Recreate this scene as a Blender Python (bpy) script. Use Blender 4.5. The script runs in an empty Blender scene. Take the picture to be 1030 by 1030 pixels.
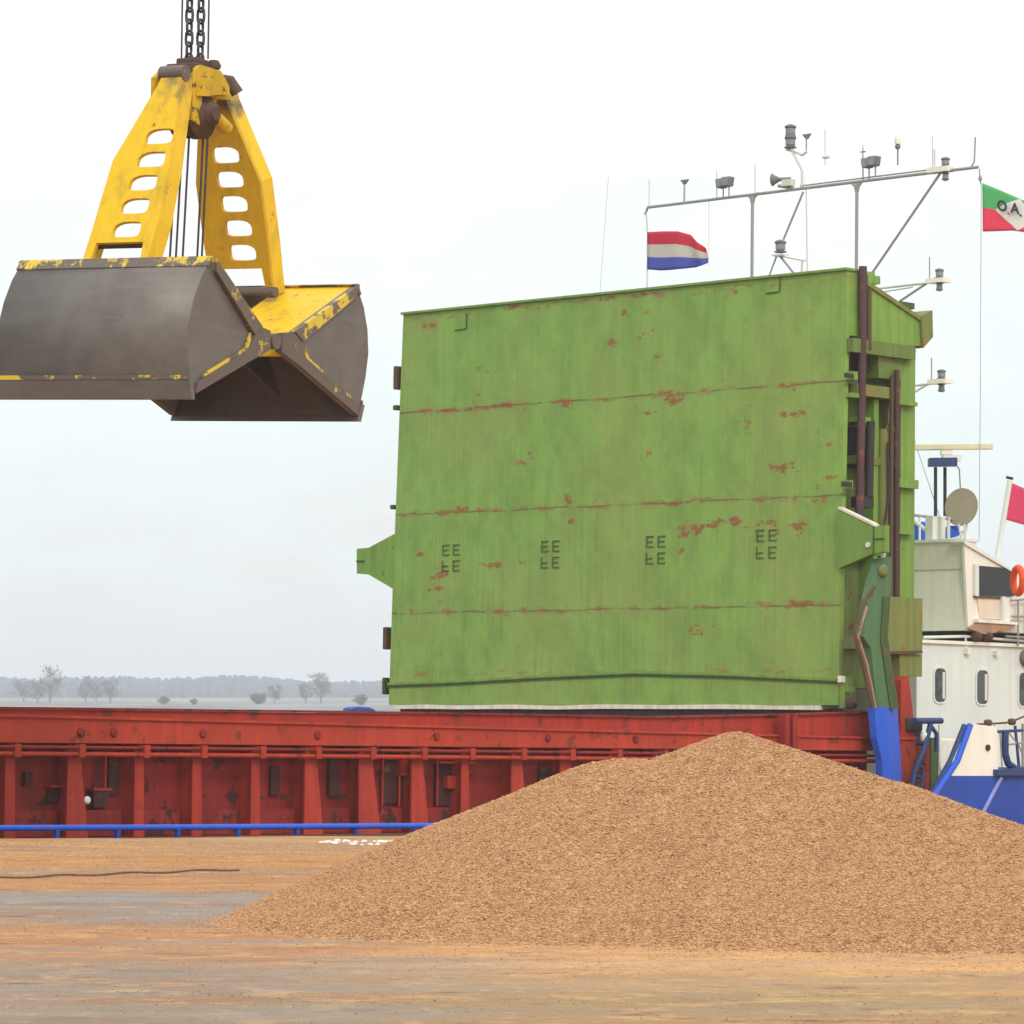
import bpy, bmesh, math, random
import numpy as np
from mathutils import Vector, Matrix
R = math.radians
SC = bpy.context.scene
COL = SC.collection
# ------------------------------------------------------------------ camera
FPX, HOR, EYE = 3780.0, 695.0, 1.78           # focal length in photo pixels, horizon row, eye height
PITCH = math.atan((HOR - 515) / FPX)
cam_d = bpy.data.cameras.new("camera"); cam = bpy.data.objects.new("camera", cam_d); COL.objects.link(cam)
cam_d.sensor_width = 36; cam_d.lens = 36 * FPX / 1030
cam_d.clip_start = 0.5; cam_d.clip_end = 20000
cam.location = (0, 0, EYE); cam.rotation_euler = (R(90) + PITCH, 0, 0)
SC.camera = cam
# ------------------------------------------------------------------ sky, sun, exposure
SUN_EL, SUN_AZ = R(36), R(160)                # azimuth clockwise from +Y: behind the camera, to its left
world = bpy.data.worlds.new("World"); SC.world = world; world.use_nodes = True
wt = world.node_tree; wt.nodes.clear()
def wn(t, **k):
    n = wt.nodes.new(t)
    for a, b in k.items(): setattr(n, a, b)
    return n
wout = wn('ShaderNodeOutputWorld'); wadd = wn('ShaderNodeAddShader')
bg1 = wn('ShaderNodeBackground'); bg2 = wn('ShaderNodeBackground')
sky = wn('ShaderNodeTexSky', sky_type='NISHITA', sun_disc=False)
sky.sun_elevation = SUN_EL; sky.sun_rotation = SUN_AZ; sky.air_density = 1.0; sky.dust_density = 3.0
wt.links.new(sky.outputs[0], bg1.inputs[0]); bg1.inputs[1].default_value = 0.012
tc = wn('ShaderNodeTexCoord'); sep = wn('ShaderNodeSeparateXYZ'); wt.links.new(tc.outputs['Generated'], sep.inputs[0])
nz = wn('ShaderNodeTexNoise'); nz.inputs['Scale'].default_value = 15; nz.inputs['Detail'].default_value = 7; nz.inputs['Roughness'].default_value = .6
mp = wn('ShaderNodeMapping'); mp.inputs['Scale'].default_value = (1, 1, 2.6)
wt.links.new(tc.outputs['Generated'], mp.inputs[0]); wt.links.new(mp.outputs[0], nz.inputs['Vector'])
ma = wn('ShaderNodeMath', operation='MULTIPLY_ADD'); ma.inputs[1].default_value = 0.15
mb_ = wn('ShaderNodeMath', operation='SUBTRACT'); mb_.inputs[1].default_value = 0.5
wt.links.new(nz.outputs['Fac'], mb_.inputs[0]); wt.links.new(mb_.outputs[0], ma.inputs[0]); wt.links.new(sep.outputs['Z'], ma.inputs[2])
ramp = wn('ShaderNodeValToRGB'); wt.links.new(ma.outputs[0], ramp.inputs[0])
cr = ramp.color_ramp
stops = [(0.0, (.83, .835, .835)), (0.022, (.85, .86, .86)), (0.05, (.85, .94, .935)), (0.085, (.89, .975, .985)), (0.125, (.97, .98, .98)), (0.19, (1.05, 1.05, 1.05)), (1.0, (1.75, 1.75, 1.78))]
while len(cr.elements) < len(stops): cr.elements.new(0.5)
for e, (p, c) in zip(cr.elements, stops): e.position = p; e.color = (*c, 1)
wt.links.new(ramp.outputs[0], bg2.inputs[0]); bg2.inputs[1].default_value = 1.0
wt.links.new(bg1.outputs[0], wadd.inputs[0]); wt.links.new(bg2.outputs[0], wadd.inputs[1]); wt.links.new(wadd.outputs[0], wout.inputs[0])
sun_d = bpy.data.lights.new("sun", 'SUN'); sun_d.energy = 1.35; sun_d.angle = R(14); sun_d.color = (1, .95, .86)
sun = bpy.data.objects.new("sun", sun_d); COL.objects.link(sun)
sdir = Vector((math.sin(SUN_AZ) * math.cos(SUN_EL), math.cos(SUN_AZ) * math.cos(SUN_EL), math.sin(SUN_EL)))
sun.rotation_euler = (-sdir).to_track_quat('-Z', 'Y').to_euler(); sun.location = sdir * 80 + Vector((0, 40, 0))
vs = SC.view_settings; vs.view_transform = 'Standard'; vs.look = 'None'; vs.gamma = 1; vs.exposure = 0.0
SC.render.engine = 'CYCLES'; SC.cycles.use_denoising = True; SC.cycles.max_bounces = 6
SC.cycles.volume_bounces = 1

# ------------------------------------------------------------------ photo geometry
def ray(px, py):
    x = (px - 515) / FPX; y = -(py - 515) / FPX
    return Vector((x, math.cos(PITCH) - y * math.sin(PITCH), math.sin(PITCH) + y * math.cos(PITCH)))
CAM = Vector((0, 0, EYE))
def at(px, py, Y):
    r = ray(px, py); return CAM + r * (Y / r.y)
TRIM = R(1.0)                                  # the unladen ship sits a degree down by the stern
ah = Vector((.6845, .729, 0)).normalized(); VV = Vector((-ah.y, ah.x, 0))
AA = Vector((ah.x * math.cos(TRIM), ah.y * math.cos(TRIM), -math.sin(TRIM))); WW = AA.cross(VV)
OO = at(843, 713, 60)
SHIP_M = Matrix(((AA.x, VV.x, WW.x, OO.x), (AA.y, VV.y, WW.y, OO.y), (AA.z, VV.z, WW.z, OO.z), (0, 0, 0, 1)))
SHIP_I = SHIP_M.inverted()
def sp(px, py, u=None, v=None, w=None):
    """point in ship coordinates (u aft, v towards the far side, w up) on one ship plane"""
    c = SHIP_I @ CAM; r = SHIP_I.to_3x3() @ ray(px, py)
    k, val = (0, u) if u is not None else ((1, v) if v is not None else (2, w))
    return c + r * ((val - c[k]) / r[k])
def sl(px, py, Y): return SHIP_I @ at(px, py, Y)

# ------------------------------------------------------------------ mesh builder
class MB:
    def __init__(s): s.v = []; s.f = []; s.s = []; s.m = []; s.mi = 0
    def add(s, vs, fs, smooth=False):
        o = len(s.v); s.v += [tuple(p) for p in vs]
        for f in fs: s.f.append([i + o for i in f]); s.s.append(smooth); s.m.append(s.mi)
        return s
    def box(s, a, b):
        x0, y0, z0 = a; x1, y1, z1 = b
        return s.add([(x0,y0,z0),(x1,y0,z0),(x1,y1,z0),(x0,y1,z0),(x0,y0,z1),(x1,y0,z1),(x1,y1,z1),(x0,y1,z1)],
                     [(0,3,2,1),(4,5,6,7),(0,1,5,4),(1,2,6,5),(2,3,7,6),(3,0,4,7)])
    def prism(s, pts, off):
        pts = [Vector(p) for p in pts]; off = Vector(off); n = len(pts)
        nrm = Vector((0, 0, 0))
        for i in range(n): nrm += pts[i].cross(pts[(i + 1) % n])
        if nrm.dot(off) > 0: pts.reverse()
        return s.add(pts + [p + off for p in pts], [list(range(n)), list(range(2 * n - 1, n - 1, -1))] + [((i + 1) % n, i, i + n, (i + 1) % n + n) for i in range(n)])
    def tube(s, path, r, n=8, r2=None):
        path = [Vector(p) for p in path]; vs = []; m = len(path); r2 = r if r2 is None else r2
        prev = None
        for i, p in enumerate(path):
            d = (path[min(i + 1, m - 1)] - path[max(i - 1, 0)]).normalized()
            if prev is None:
                a = d.orthogonal().normalized()
            else:
                a = (prev - d * prev.dot(d)).normalized()
            prev = a; b = d.cross(a); rr = r + (r2 - r) * i / max(1, m - 1)
            for k in range(n):
                t = 2 * math.pi * k / n; vs.append(p + (a * math.cos(t) + b * math.sin(t)) * rr)
        fs = [(i * n + k, i * n + (k + 1) % n, (i + 1) * n + (k + 1) % n, (i + 1) * n + k) for i in range(m - 1) for k in range(n)]
        s.add(vs, fs, n > 4)
        o = [Vector(q) for q in vs]
        s.add(o[:n], [list(range(n - 1, -1, -1))]); s.add(o[-n:], [list(range(n))])
        return s
    def lathe(s, o, axis, prof, n=20):
        o = Vector(o); d = Vector(axis).normalized(); a = d.orthogonal().normalized(); b = d.cross(a); vs = []
        for r, h in prof:
            for k in range(n):
                t = 2 * math.pi * k / n; vs.append(o + d * h + (a * math.cos(t) + b * math.sin(t)) * max(r, 1e-4))
        m = len(prof)
        fs = [(i * n + k, i * n + (k + 1) % n, (i + 1) * n + (k + 1) % n, (i + 1) * n + k) for i in range(m - 1) for k in range(n)]
        s.add(vs, fs, True)
        s.add(vs[:n], [list(range(n - 1, -1, -1))]); s.add(vs[-n:], [list(range(n))])
        return s
    def build(s, name, mat, parent=None, bevel=0.0):
        me = bpy.data.meshes.new(name); me.from_pydata(s.v, [], s.f)
        me.polygons.foreach_set("use_smooth", s.s); me.polygons.foreach_set("material_index", s.m)
        for m in (mat if isinstance(mat, (list, tuple)) else [mat]): me.materials.append(m)
        me.update()
        o = bpy.data.objects.new(name, me); COL.objects.link(o)
        if parent is not None: o.parent = parent
        if bevel > 0:
            b = o.modifiers.new("bevel", 'BEVEL'); b.width = bevel; b.segments = 2; b.limit_method = 'ANGLE'; b.angle_limit = R(40)
        return o
def tag(o, label=None, cat=None, group=None, kind=None):
    if label: o["label"] = label
    if cat: o["category"] = cat
    if group: o["group"] = group
    if kind: o["kind"] = kind
    return o
def empty(name, loc=(0, 0, 0), mat=None):
    o = bpy.data.objects.new(name, None); COL.objects.link(o); o.empty_display_size = .3
    if mat is not None: o.matrix_world = mat
    else: o.location = loc
    return o

# ------------------------------------------------------------------ materials
class NT:
    def __init__(s, name):
        s.mat = bpy.data.materials.new(name); s.mat.use_nodes = True; s.t = s.mat.node_tree; s.t.nodes.clear()
        s.out = s.n('ShaderNodeOutputMaterial'); s.b = s.n('ShaderNodeBsdfPrincipled'); s.l(s.b.outputs[0], s.out.inputs[0])
        s.co = s.n('ShaderNodeTexCoord').outputs['Object']
    def n(s, t, **k):
        n = s.t.nodes.new(t)
        for a, b in k.items(): setattr(n, a, b)
        return n
    def l(s, a, b): s.t.links.new(a, b)
    def put(s, sock, x):
        if x is None: return
        if isinstance(x, (int, float)): sock.default_value = x
        elif isinstance(x, (tuple, list)): sock.default_value = (*x, 1) if len(x) == 3 and sock.type == 'RGBA' else x
        else: s.l(x, sock)
    def math(s, op, a, b=0.0, c=None):
        n = s.n('ShaderNodeMath', operation=op); s.put(n.inputs[0], a); s.put(n.inputs[1], b)
        if c is not None: s.put(n.inputs[2], c)
        return n.outputs[0]
    def mapping(s, scale=(1, 1, 1), loc=(0, 0, 0), co=None):
        m = s.n('ShaderNodeMapping'); m.inputs['Scale'].default_value = scale; m.inputs['Location'].default_value = loc
        s.l(co or s.co, m.inputs[0]); return m.outputs[0]
    def noise(s, scale=1, detail=4, rough=.55, co=None, stretch=None, loc=(0, 0, 0), dist=0.0):
        n = s.n('ShaderNodeTexNoise'); n.inputs['Scale'].default_value = scale; n.inputs['Detail'].default_value = detail
        n.inputs['Roughness'].default_value = rough; n.inputs['Distortion'].default_value = dist
        c = s.mapping(stretch or (1, 1, 1), loc, co); s.l(c, n.inputs['Vector'])
        return n.outputs['Fac']
    def step(s, x, lo, hi):
        n = s.n('ShaderNodeMapRange', interpolation_type='SMOOTHSTEP'); s.put(n.inputs[0], x)
        n.inputs[1].default_value = lo; n.inputs[2].default_value = hi; n.inputs[3].default_value = 0; n.inputs[4].default_value = 1
        return n.outputs[0]
    def mix(s, f, a, b):
        n = s.n('ShaderNodeMix', data_type='RGBA'); s.put(n.inputs[0], f); s.put(n.inputs[6], a); s.put(n.inputs[7], b)
        return n.outputs[2]
    def xyz(s, co=None):
        n = s.n('ShaderNodeSeparateXYZ'); s.l(co or s.co, n.inputs[0]); return n.outputs
    def bump(s, h, strength=.3, dist=.02):
        n = s.n('ShaderNodeBump'); n.inputs['Strength'].default_value = strength; n.inputs['Distance'].default_value = dist
        s.l(h, n.inputs['Height']); s.l(n.outputs[0], s.b.inputs['Normal'])
    def fin(s, col, rough=.6, metal=0.0, spec=.4):
        s.put(s.b.inputs['Base Color'], col); s.put(s.b.inputs['Roughness'], rough); s.put(s.b.inputs['Metallic'], metal)
        s.b.inputs['Specular IOR Level'].default_value = spec
        return s.mat
def srgb(r, g, b):
    f = lambda c: (c / 255 / 12.92) if c / 255 <= .04045 else ((c / 255 + .055) / 1.055) ** 2.4
    return (f(r), f(g), f(b))
def mul(c, k): return tuple(x * k for x in c)
RUST = (.17, .065, .032)
def steel_paint(name, col, rust=.62, rough=.5, streak=.16, blotch=.16, rustcol=RUST, scale=1.0, dirt=(.12, .10, .07), dirt_amt=.25):
    m = NT(name)
    st = m.noise(1, 5, .6, stretch=(9 * scale, 9 * scale, .5 * scale))
    bl = m.noise(.9 * scale, 4, .55, loc=(3, 1, 7))
    c = m.mix(m.step(st, .3, .75), mul(col, 1 - streak), mul(col, 1 + streak))
    c = m.mix(m.math('MULTIPLY', m.step(bl, .35, .7), blotch * 2), c, mul(col, .7))
    c = m.mix(m.math('MULTIPLY', m.step(m.noise(2.2 * scale, 6, .65, loc=(9, 4, 2), stretch=(1, 1, .45)), .5, .75), dirt_amt), c, dirt)
    rn = m.noise(3.2 * scale, 7, .7, loc=(5, 5, 5))
    rm = m.step(rn, rust, rust + .05)
    c = m.mix(rm, c, rustcol)
    m.bump(m.noise(14 * scale, 4, .6), .15, .01)
    return m.fin(c, m.math('MULTIPLY_ADD', rm, .25, rough + .08), 0, .25)
M = {}
GREEN = (.186, .338, .060)
M['green'] = steel_paint('green_paint', mul(GREEN, .92), .64)
M['green_dark'] = steel_paint('dark_green_paint', (.055, .10, .028), .6)
M['olive'] = steel_paint('olive_green_paint', (.175, .205, .055), .58, rustcol=(.24, .15, .04))
M['core'] = steel_paint('shaded_olive_paint', (.13, .20, .045), .62)  # olive darkened in its colour for the shaded recesses of the cover's side
M['fitting'] = steel_paint('fitting_green', (.085, .145, .032), .62)
M['sea_green'] = steel_paint('sea_green_paint', (.075, .165, .07), .62)
M['red'] = steel_paint('red_oxide_paint', (.37, .035, .017), .59, .55, .16, .3, rustcol=(.16, .035, .02), dirt=(.15, .016, .011), dirt_amt=.5)
M['red_dark'] = steel_paint('dark_red_paint', (.25, .020, .014), .55, .6, .16, .35, rustcol=(.06, .018, .014), dirt=(.05, .010, .009), dirt_amt=.7)
M['red_rim'] = steel_paint('orange_red_paint', (.42, .046, .021), .57, .55, .14, .3, rustcol=(.20, .035, .02), dirt=(.17, .02, .012), dirt_amt=.55)
M['blue'] = steel_paint('blue_paint', (.022, .105, .60), .70, .45, .08, .08)
M['hull_blue'] = steel_paint('hull_blue_paint', (.018, .065, .36), .68, .45, .10, .12)
M['navy'] = steel_paint('navy_blue_paint', (.03, .06, .17), .7)
M['white'] = steel_paint('white_paint', (.655, .715, .67), .73, .45, .05, .05, rustcol=(.45, .3, .18), dirt=(.4, .37, .30), dirt_amt=.2)
M['cream'] = steel_paint('cream_paint', (.78, .77, .68), .75, .45, .04, .04, dirt_amt=.1)
M['grey'] = steel_paint('grey_paint', (.72, .73, .63), .75, .5, .05, .06, dirt_amt=.12)
M['pale'] = steel_paint('pale_grey_paint', (.62, .62, .56), .75, .5, .05, .05, dirt_amt=.1)
M['mast'] = steel_paint('mast_grey_paint', (.30, .29, .28), .7, .5, .05, .05)
M['dark'] = steel_paint('dark_steel', (.035, .032, .034), .66, .6)
M['shade'] = steel_paint('shaded_dark_fitting', (.065, .022, .020), .6, .7)  # coaming wall boxes, with the shade of dark openings in their colour
M['pipe'] = steel_paint('brown_purple_pipe', (.075, .040, .040), .6, .55, rustcol=(.2, .06, .03))
M['brown'] = steel_paint('brown_steel', (.10, .062, .04), .62, .7, rustcol=(.2, .08, .03))
M['head'] = steel_paint('grimy_yellow_steel', (.60, .38, .015), .56, .6, .1, .3, rustcol=(.12, .085, .05), scale=2.5, dirt=(.16, .125, .05), dirt_amt=.6)
M['seal'] = steel_paint('cream_rubber_seal', (.72, .68, .55), .72, .7)
M['tan'] = steel_paint('tan_underside', (.42, .25, .16), .6)
def grab_yellow(name, col):
    """yellow paint rubbed and greased bare where the arms meet the head"""
    mat = steel_paint(name, col, .62, .45, .06, .08, rustcol=(.22, .10, .02), scale=2.0, dirt=(.24, .16, .03), dirt_amt=.5)
    t = mat.node_tree; b = next(n for n in t.nodes if n.type == 'BSDF_PRINCIPLED'); src = b.inputs['Base Color'].links[0].from_socket
    tcn = t.nodes.new('ShaderNodeTexCoord'); sx = t.nodes.new('ShaderNodeSeparateXYZ'); nzn = t.nodes.new('ShaderNodeTexNoise'); nzn.inputs['Scale'].default_value = 5; nzn.inputs['Detail'].default_value = 6
    ad = t.nodes.new('ShaderNodeMath'); ad.operation = 'MULTIPLY_ADD'; ad.inputs[1].default_value = 1.3
    mr = t.nodes.new('ShaderNodeMapRange'); mr.inputs[1].default_value = 3.16; mr.inputs[2].default_value = 3.5; mx = t.nodes.new('ShaderNodeMix'); mx.data_type = 'RGBA'
    for a_, b_ in ((tcn.outputs['Object'], sx.inputs[0]), (tcn.outputs['Object'], nzn.inputs['Vector']), (nzn.outputs['Fac'], ad.inputs[0]), (sx.outputs['Z'], ad.inputs[2]), (ad.outputs[0], mr.inputs[0]), (mr.outputs[0], mx.inputs[0]), (src, mx.inputs[6]), (mx.outputs[2], b.inputs['Base Color'])): t.links.new(a_, b_)
    mx.inputs[7].default_value = (.15, .115, .07, 1)
    return mat
M['yellow'] = grab_yellow('yellow_paint', (.74, .47, .008)); M['yellow_shaded'] = grab_yellow('shaded_yellow_paint', (.58, .335, .008))  # second copy is darker, for shade on the far arm's down-facing web
M['lamp_grey'] = steel_paint('lamp_grey', (.17, .17, .18), .8)
M['orange'] = steel_paint('orange_plastic', (.85, .10, .02), .85, .5, .04, .05, dirt_amt=.05)
M['dish'] = steel_paint('dish_grey', (.34, .30, .22), .8, .6, .04, .06)
def m_shell():
    m = NT('bare_shell_steel')
    c = m.mix(m.step(m.noise(2.5, 6, .65), .35, .7), (.150, .134, .117), (.118, .103, .088))
    c = m.mix(m.math('MULTIPLY', m.step(m.noise(1, 5, stretch=(1.2, 1.2, 16)), .45, .8), .25), c, (.22, .19, .165))
    c = m.mix(m.step(m.noise(5, 8, .7, loc=(4, 4, 1)), .70, .75), c, (.12, .075, .05))
    m.bump(m.noise(20, 5, .6), .2, .01)
    return m.fin(c, .48, .25)
M['shell'] = m_shell()
def m_worn():
    m = NT('chipped_yellow_on_steel')
    k = m.step(m.noise(3.0, 8, .72, stretch=(1, 1, 1)), .51, .55)
    c = m.mix(k, (.12, .092, .07), (.62, .45, .03))
    m.bump(k, .4, .004)
    return m.fin(c, .55)
M['worn'] = m_worn()
def m_edge_worn():
    m = NT('steel_with_yellow_specks')
    k = m.step(m.noise(4.5, 8, .72, loc=(2, 3, 1)), .62, .66)
    c = m.mix(k, (.125, .098, .082), (.55, .40, .035))
    return m.fin(c, .55, .2)
M['edge_worn'] = m_edge_worn()
def m_face():
    """front plate of the hatch cover: streaked green paint, rust along the weld seams"""
    m = NT('weathered_green_plate'); X = m.xyz()
    v, w = X['Y'], X['Z']
    g1 = m.noise(1, 6, .65, stretch=(1, 1.6, .9)); g2 = m.noise(1, 5, .65, stretch=(1, 22, .8), loc=(0, 3, 1))
    big = m.noise(.55, 4, .55, loc=(0, 7, 3)); fine = m.noise(1, 7, .75, stretch=(1, 5, 3.2), loc=(0, 4, 8))
    c = m.mix(m.step(g1, .36, .64), mul(GREEN, .86), mul(GREEN, 1.10))
    c = m.mix(m.math('MULTIPLY', m.step(fine, .5, .7), .4), c, (.155, .33, .085))
    low = m.step(w, 6.2, 1.2)                                     # bleached more towards the bottom edge
    c = m.mix(m.math('MULTIPLY', m.step(big, .40, .66), .5), c, (.245, .315, .075))
    c = m.mix(m.math('MULTIPLY', m.step(g2, .48, .72), m.math('MULTIPLY_ADD', low, .45, .03)), c, (.31, .345, .115))
    c = m.mix(m.math('MULTIPLY', m.math('MULTIPLY', m.step(m.noise(1, 6, .7, stretch=(1, 13, .45), loc=(0, 1, 9)), .54, .70), .5), m.math('MULTIPLY_ADD', low, .7, .3)), c, (.10, .20, .035))
    c = m.mix(m.math('MULTIPLY', m.step(m.noise(2.6, 8, .75, loc=(0, 9, 2)), .58, .66), .35), c, (.27, .27, .10))
    c = m.mix(m.math('MULTIPLY', m.step(m.noise(1, 3, .6, stretch=(1, 34, .22), loc=(0, 7, 7)), .55, .66), .30), c, (.12, .215, .04))
    c = m.mix(m.math('MULTIPLY', m.step(m.noise(1, 3, .6, stretch=(1, 27, .30), loc=(0, 2, 4)), .56, .68), .28), c, (.32, .37, .14))
    seam_t = None
    for y in (5.25, 3.42, 1.66):
        wy = m.math('ADD', w, m.math('MULTIPLY_ADD', m.noise(1, 3, .6, stretch=(1, .8, .01), loc=(0, y, 0)), .10, -.05))
        k = m.step(m.math('ABSOLUTE', m.math('SUBTRACT', wy, y)), .022, .008)
        seam_t = k if seam_t is None else m.math('MAXIMUM', seam_t, k)
    seam_t = m.math('MULTIPLY', seam_t, m.step(m.noise(1, 4, .7, stretch=(1, 1.4, .6), loc=(0, 3, 5)), .38, .55))
    c = m.mix(m.math('MULTIPLY', seam_t, .75), c, (.10, .09, .035))
    wob = m.math('MULTIPLY_ADD', m.noise(2.2, 3, .6, loc=(0, 2, 2)), .16, -.08)
    tot = None
    for y, amp in ((5.25, 1.0), (3.42, 1.0), (1.66, .9), (6.93, .75), (.60, .55)):
        d = m.math('ABSOLUTE', m.math('SUBTRACT', m.math('ADD', w, wob), y))
        k = m.math('MULTIPLY', m.step(d, .085, .01), amp)
        tot = k if tot is None else m.math('MAXIMUM', tot, k)
    patch = m.step(m.noise(1, 8, .74, stretch=(1, 2.2, 6.5), loc=(0, 11, 4)), .50, .57)
    rust = m.math('MULTIPLY', tot, patch)
    spots = m.step(m.noise(1, 9, .72, stretch=(1, 1.0, 2.0), loc=(0, 5.3, 1.7)), .625, .65)
    rust = m.math('MAXIMUM', rust, spots)
    c = m.mix(m.math('MULTIPLY', rust, .85), c, m.mix(m.noise(9, 3), (.17, .05, .022), (.38, .10, .045)))
    wn2 = m.noise(6.5, 7, .75, loc=(2, 1, 3), stretch=(1, .8, 1.3))
    for px, py, rw, rh in ((690, 533, 15, 9), (716, 527, 12, 6), (738, 524, 7, 5), (768, 527, 9, 5), (800, 531, 13, 8), (569, 407, 12, 5), (673, 400, 13, 7), (612, 345, 8, 5), (624, 316, 5, 7), (568, 505, 7, 10), (491, 569, 14, 4), (525, 565, 6, 4), (795, 416, 14, 4), (788, 470, 18, 6), (640, 296, 14, 3), (606, 300, 10, 3), (552, 304, 9, 5), (509, 309, 10, 3), (671, 506, 12, 4), (463, 511, 9, 5), (420, 556, 5, 6), (572, 525, 4, 4), (806, 607, 22, 4), (648, 415, 8, 4), (440, 413, 40, 3), (490, 409, 26, 3)):
        q = sp(px, py, u=0)
        dv = m.math('DIVIDE', m.math('SUBTRACT', v, q.y), rw / 46.0); dw = m.math('DIVIDE', m.math('SUBTRACT', w, q.z), rh / 62.0)
        d2 = m.math('ADD', m.math('MULTIPLY', dv, dv), m.math('MULTIPLY', dw, dw))
        k = m.step(m.math('MULTIPLY_ADD', wn2, 10.0, m.math('SUBTRACT', -4.55, d2)), 0.0, .4)
        c = m.mix(m.math('MULTIPLY', k, .82), c, m.mix(m.noise(9, 3), (.15, .042, .02), (.33, .09, .04)))
    run = m.math('MULTIPLY', m.step(m.noise(1, 4, .6, stretch=(1, 14, .5), loc=(0, 2, 6)), .58, .75), m.step(w, 1.6, .5))
    c = m.mix(m.math('MULTIPLY', run, .5), c, (.40, .32, .13))
    m.bump(m.math('ADD', m.noise(1, 3, .5, stretch=(1, 1.2, .8)), m.math('MULTIPLY', m.noise(20, 3), .05)), .6, .11)
    return m.fin(c, .62, 0, .3)
M['face'] = m_face()
def m_glass():
    m = NT('dark_window_glass')
    c = m.mix(m.step(m.noise(3, 2), .4, .6), (.02, .025, .022), (.06, .075, .06))
    return m.fin(c, .08, 0, .6)
M['glass'] = m_glass()
def m_wheel(): return NT('black_glass').fin((.012, .012, .016), .12, 0, .5)
M['black_glass'] = m_wheel()
def m_chain():
    m = NT('chain_steel'); return m.fin(m.mix(m.noise(12, 4), (.03, .03, .045), (.09, .075, .07)), .5, .5)
M['chain'] = m_chain()
def m_plain(name, col, rough=.6, var=.15, scale=4.0):
    m = NT(name); return m.fin(m.mix(m.noise(scale, 4), mul(col, 1 - var), mul(col, 1 + var)), rough)
M['antenna'] = m_plain('antenna_white', (.55, .56, .56))
M['lens'] = m_plain('lantern_glass', (.22, .24, .25), .25)
M['twig'] = m_plain('winter_twigs', (.12, .105, .095), .9)
M['woods'] = m_plain('winter_woodland', (.05, .075, .11), .95, .45, .06)
M['tarp'] = m_plain('blue_tarpaulin', (.035, .08, .32), .6)
M['debris'] = m_plain('pale_rubble', (.70, .66, .56), .8)
def m_granule(name, a, b, c3, island):
    m = NT(name)
    if island:
        g = m.n('ShaderNodeNewGeometry').outputs['Random Per Island']
    else:
        vt = m.n('ShaderNodeTexVoronoi'); vt.inputs['Scale'].default_value = 75; m.l(m.mapping((1, 1, 1)), vt.inputs['Vector'])
        sx = m.n('ShaderNodeSeparateColor'); m.l(vt.outputs['Color'], sx.inputs[0]); g = sx.outputs[0]
    r = m.n('ShaderNodeValToRGB'); m.l(g, r.inputs[0]); e = r.color_ramp.elements
    e[0].position = 0; e[0].color = (*a, 1); e[1].position = 1; e[1].color = (*c3, 1); x = e.new(.5); x.color = (*b, 1)
    c = m.mix(m.math('MULTIPLY', m.step(m.noise(.8, 4), .4, .65), .12), r.outputs[0], mul(b, .78))
    if not island: m.bump(m.noise(60, 4), .5, .015)
    return m.fin(c, .85, 0, .2)
GA, GB, GC = (.325, .175, .086), (.44, .245, .117), (.54, .322, .160)
M['heap'] = m_granule('granular_heap', GA, GB, GC, False)
M['grain'] = m_granule('loose_granules', GA, GB, GC, True)
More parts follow.
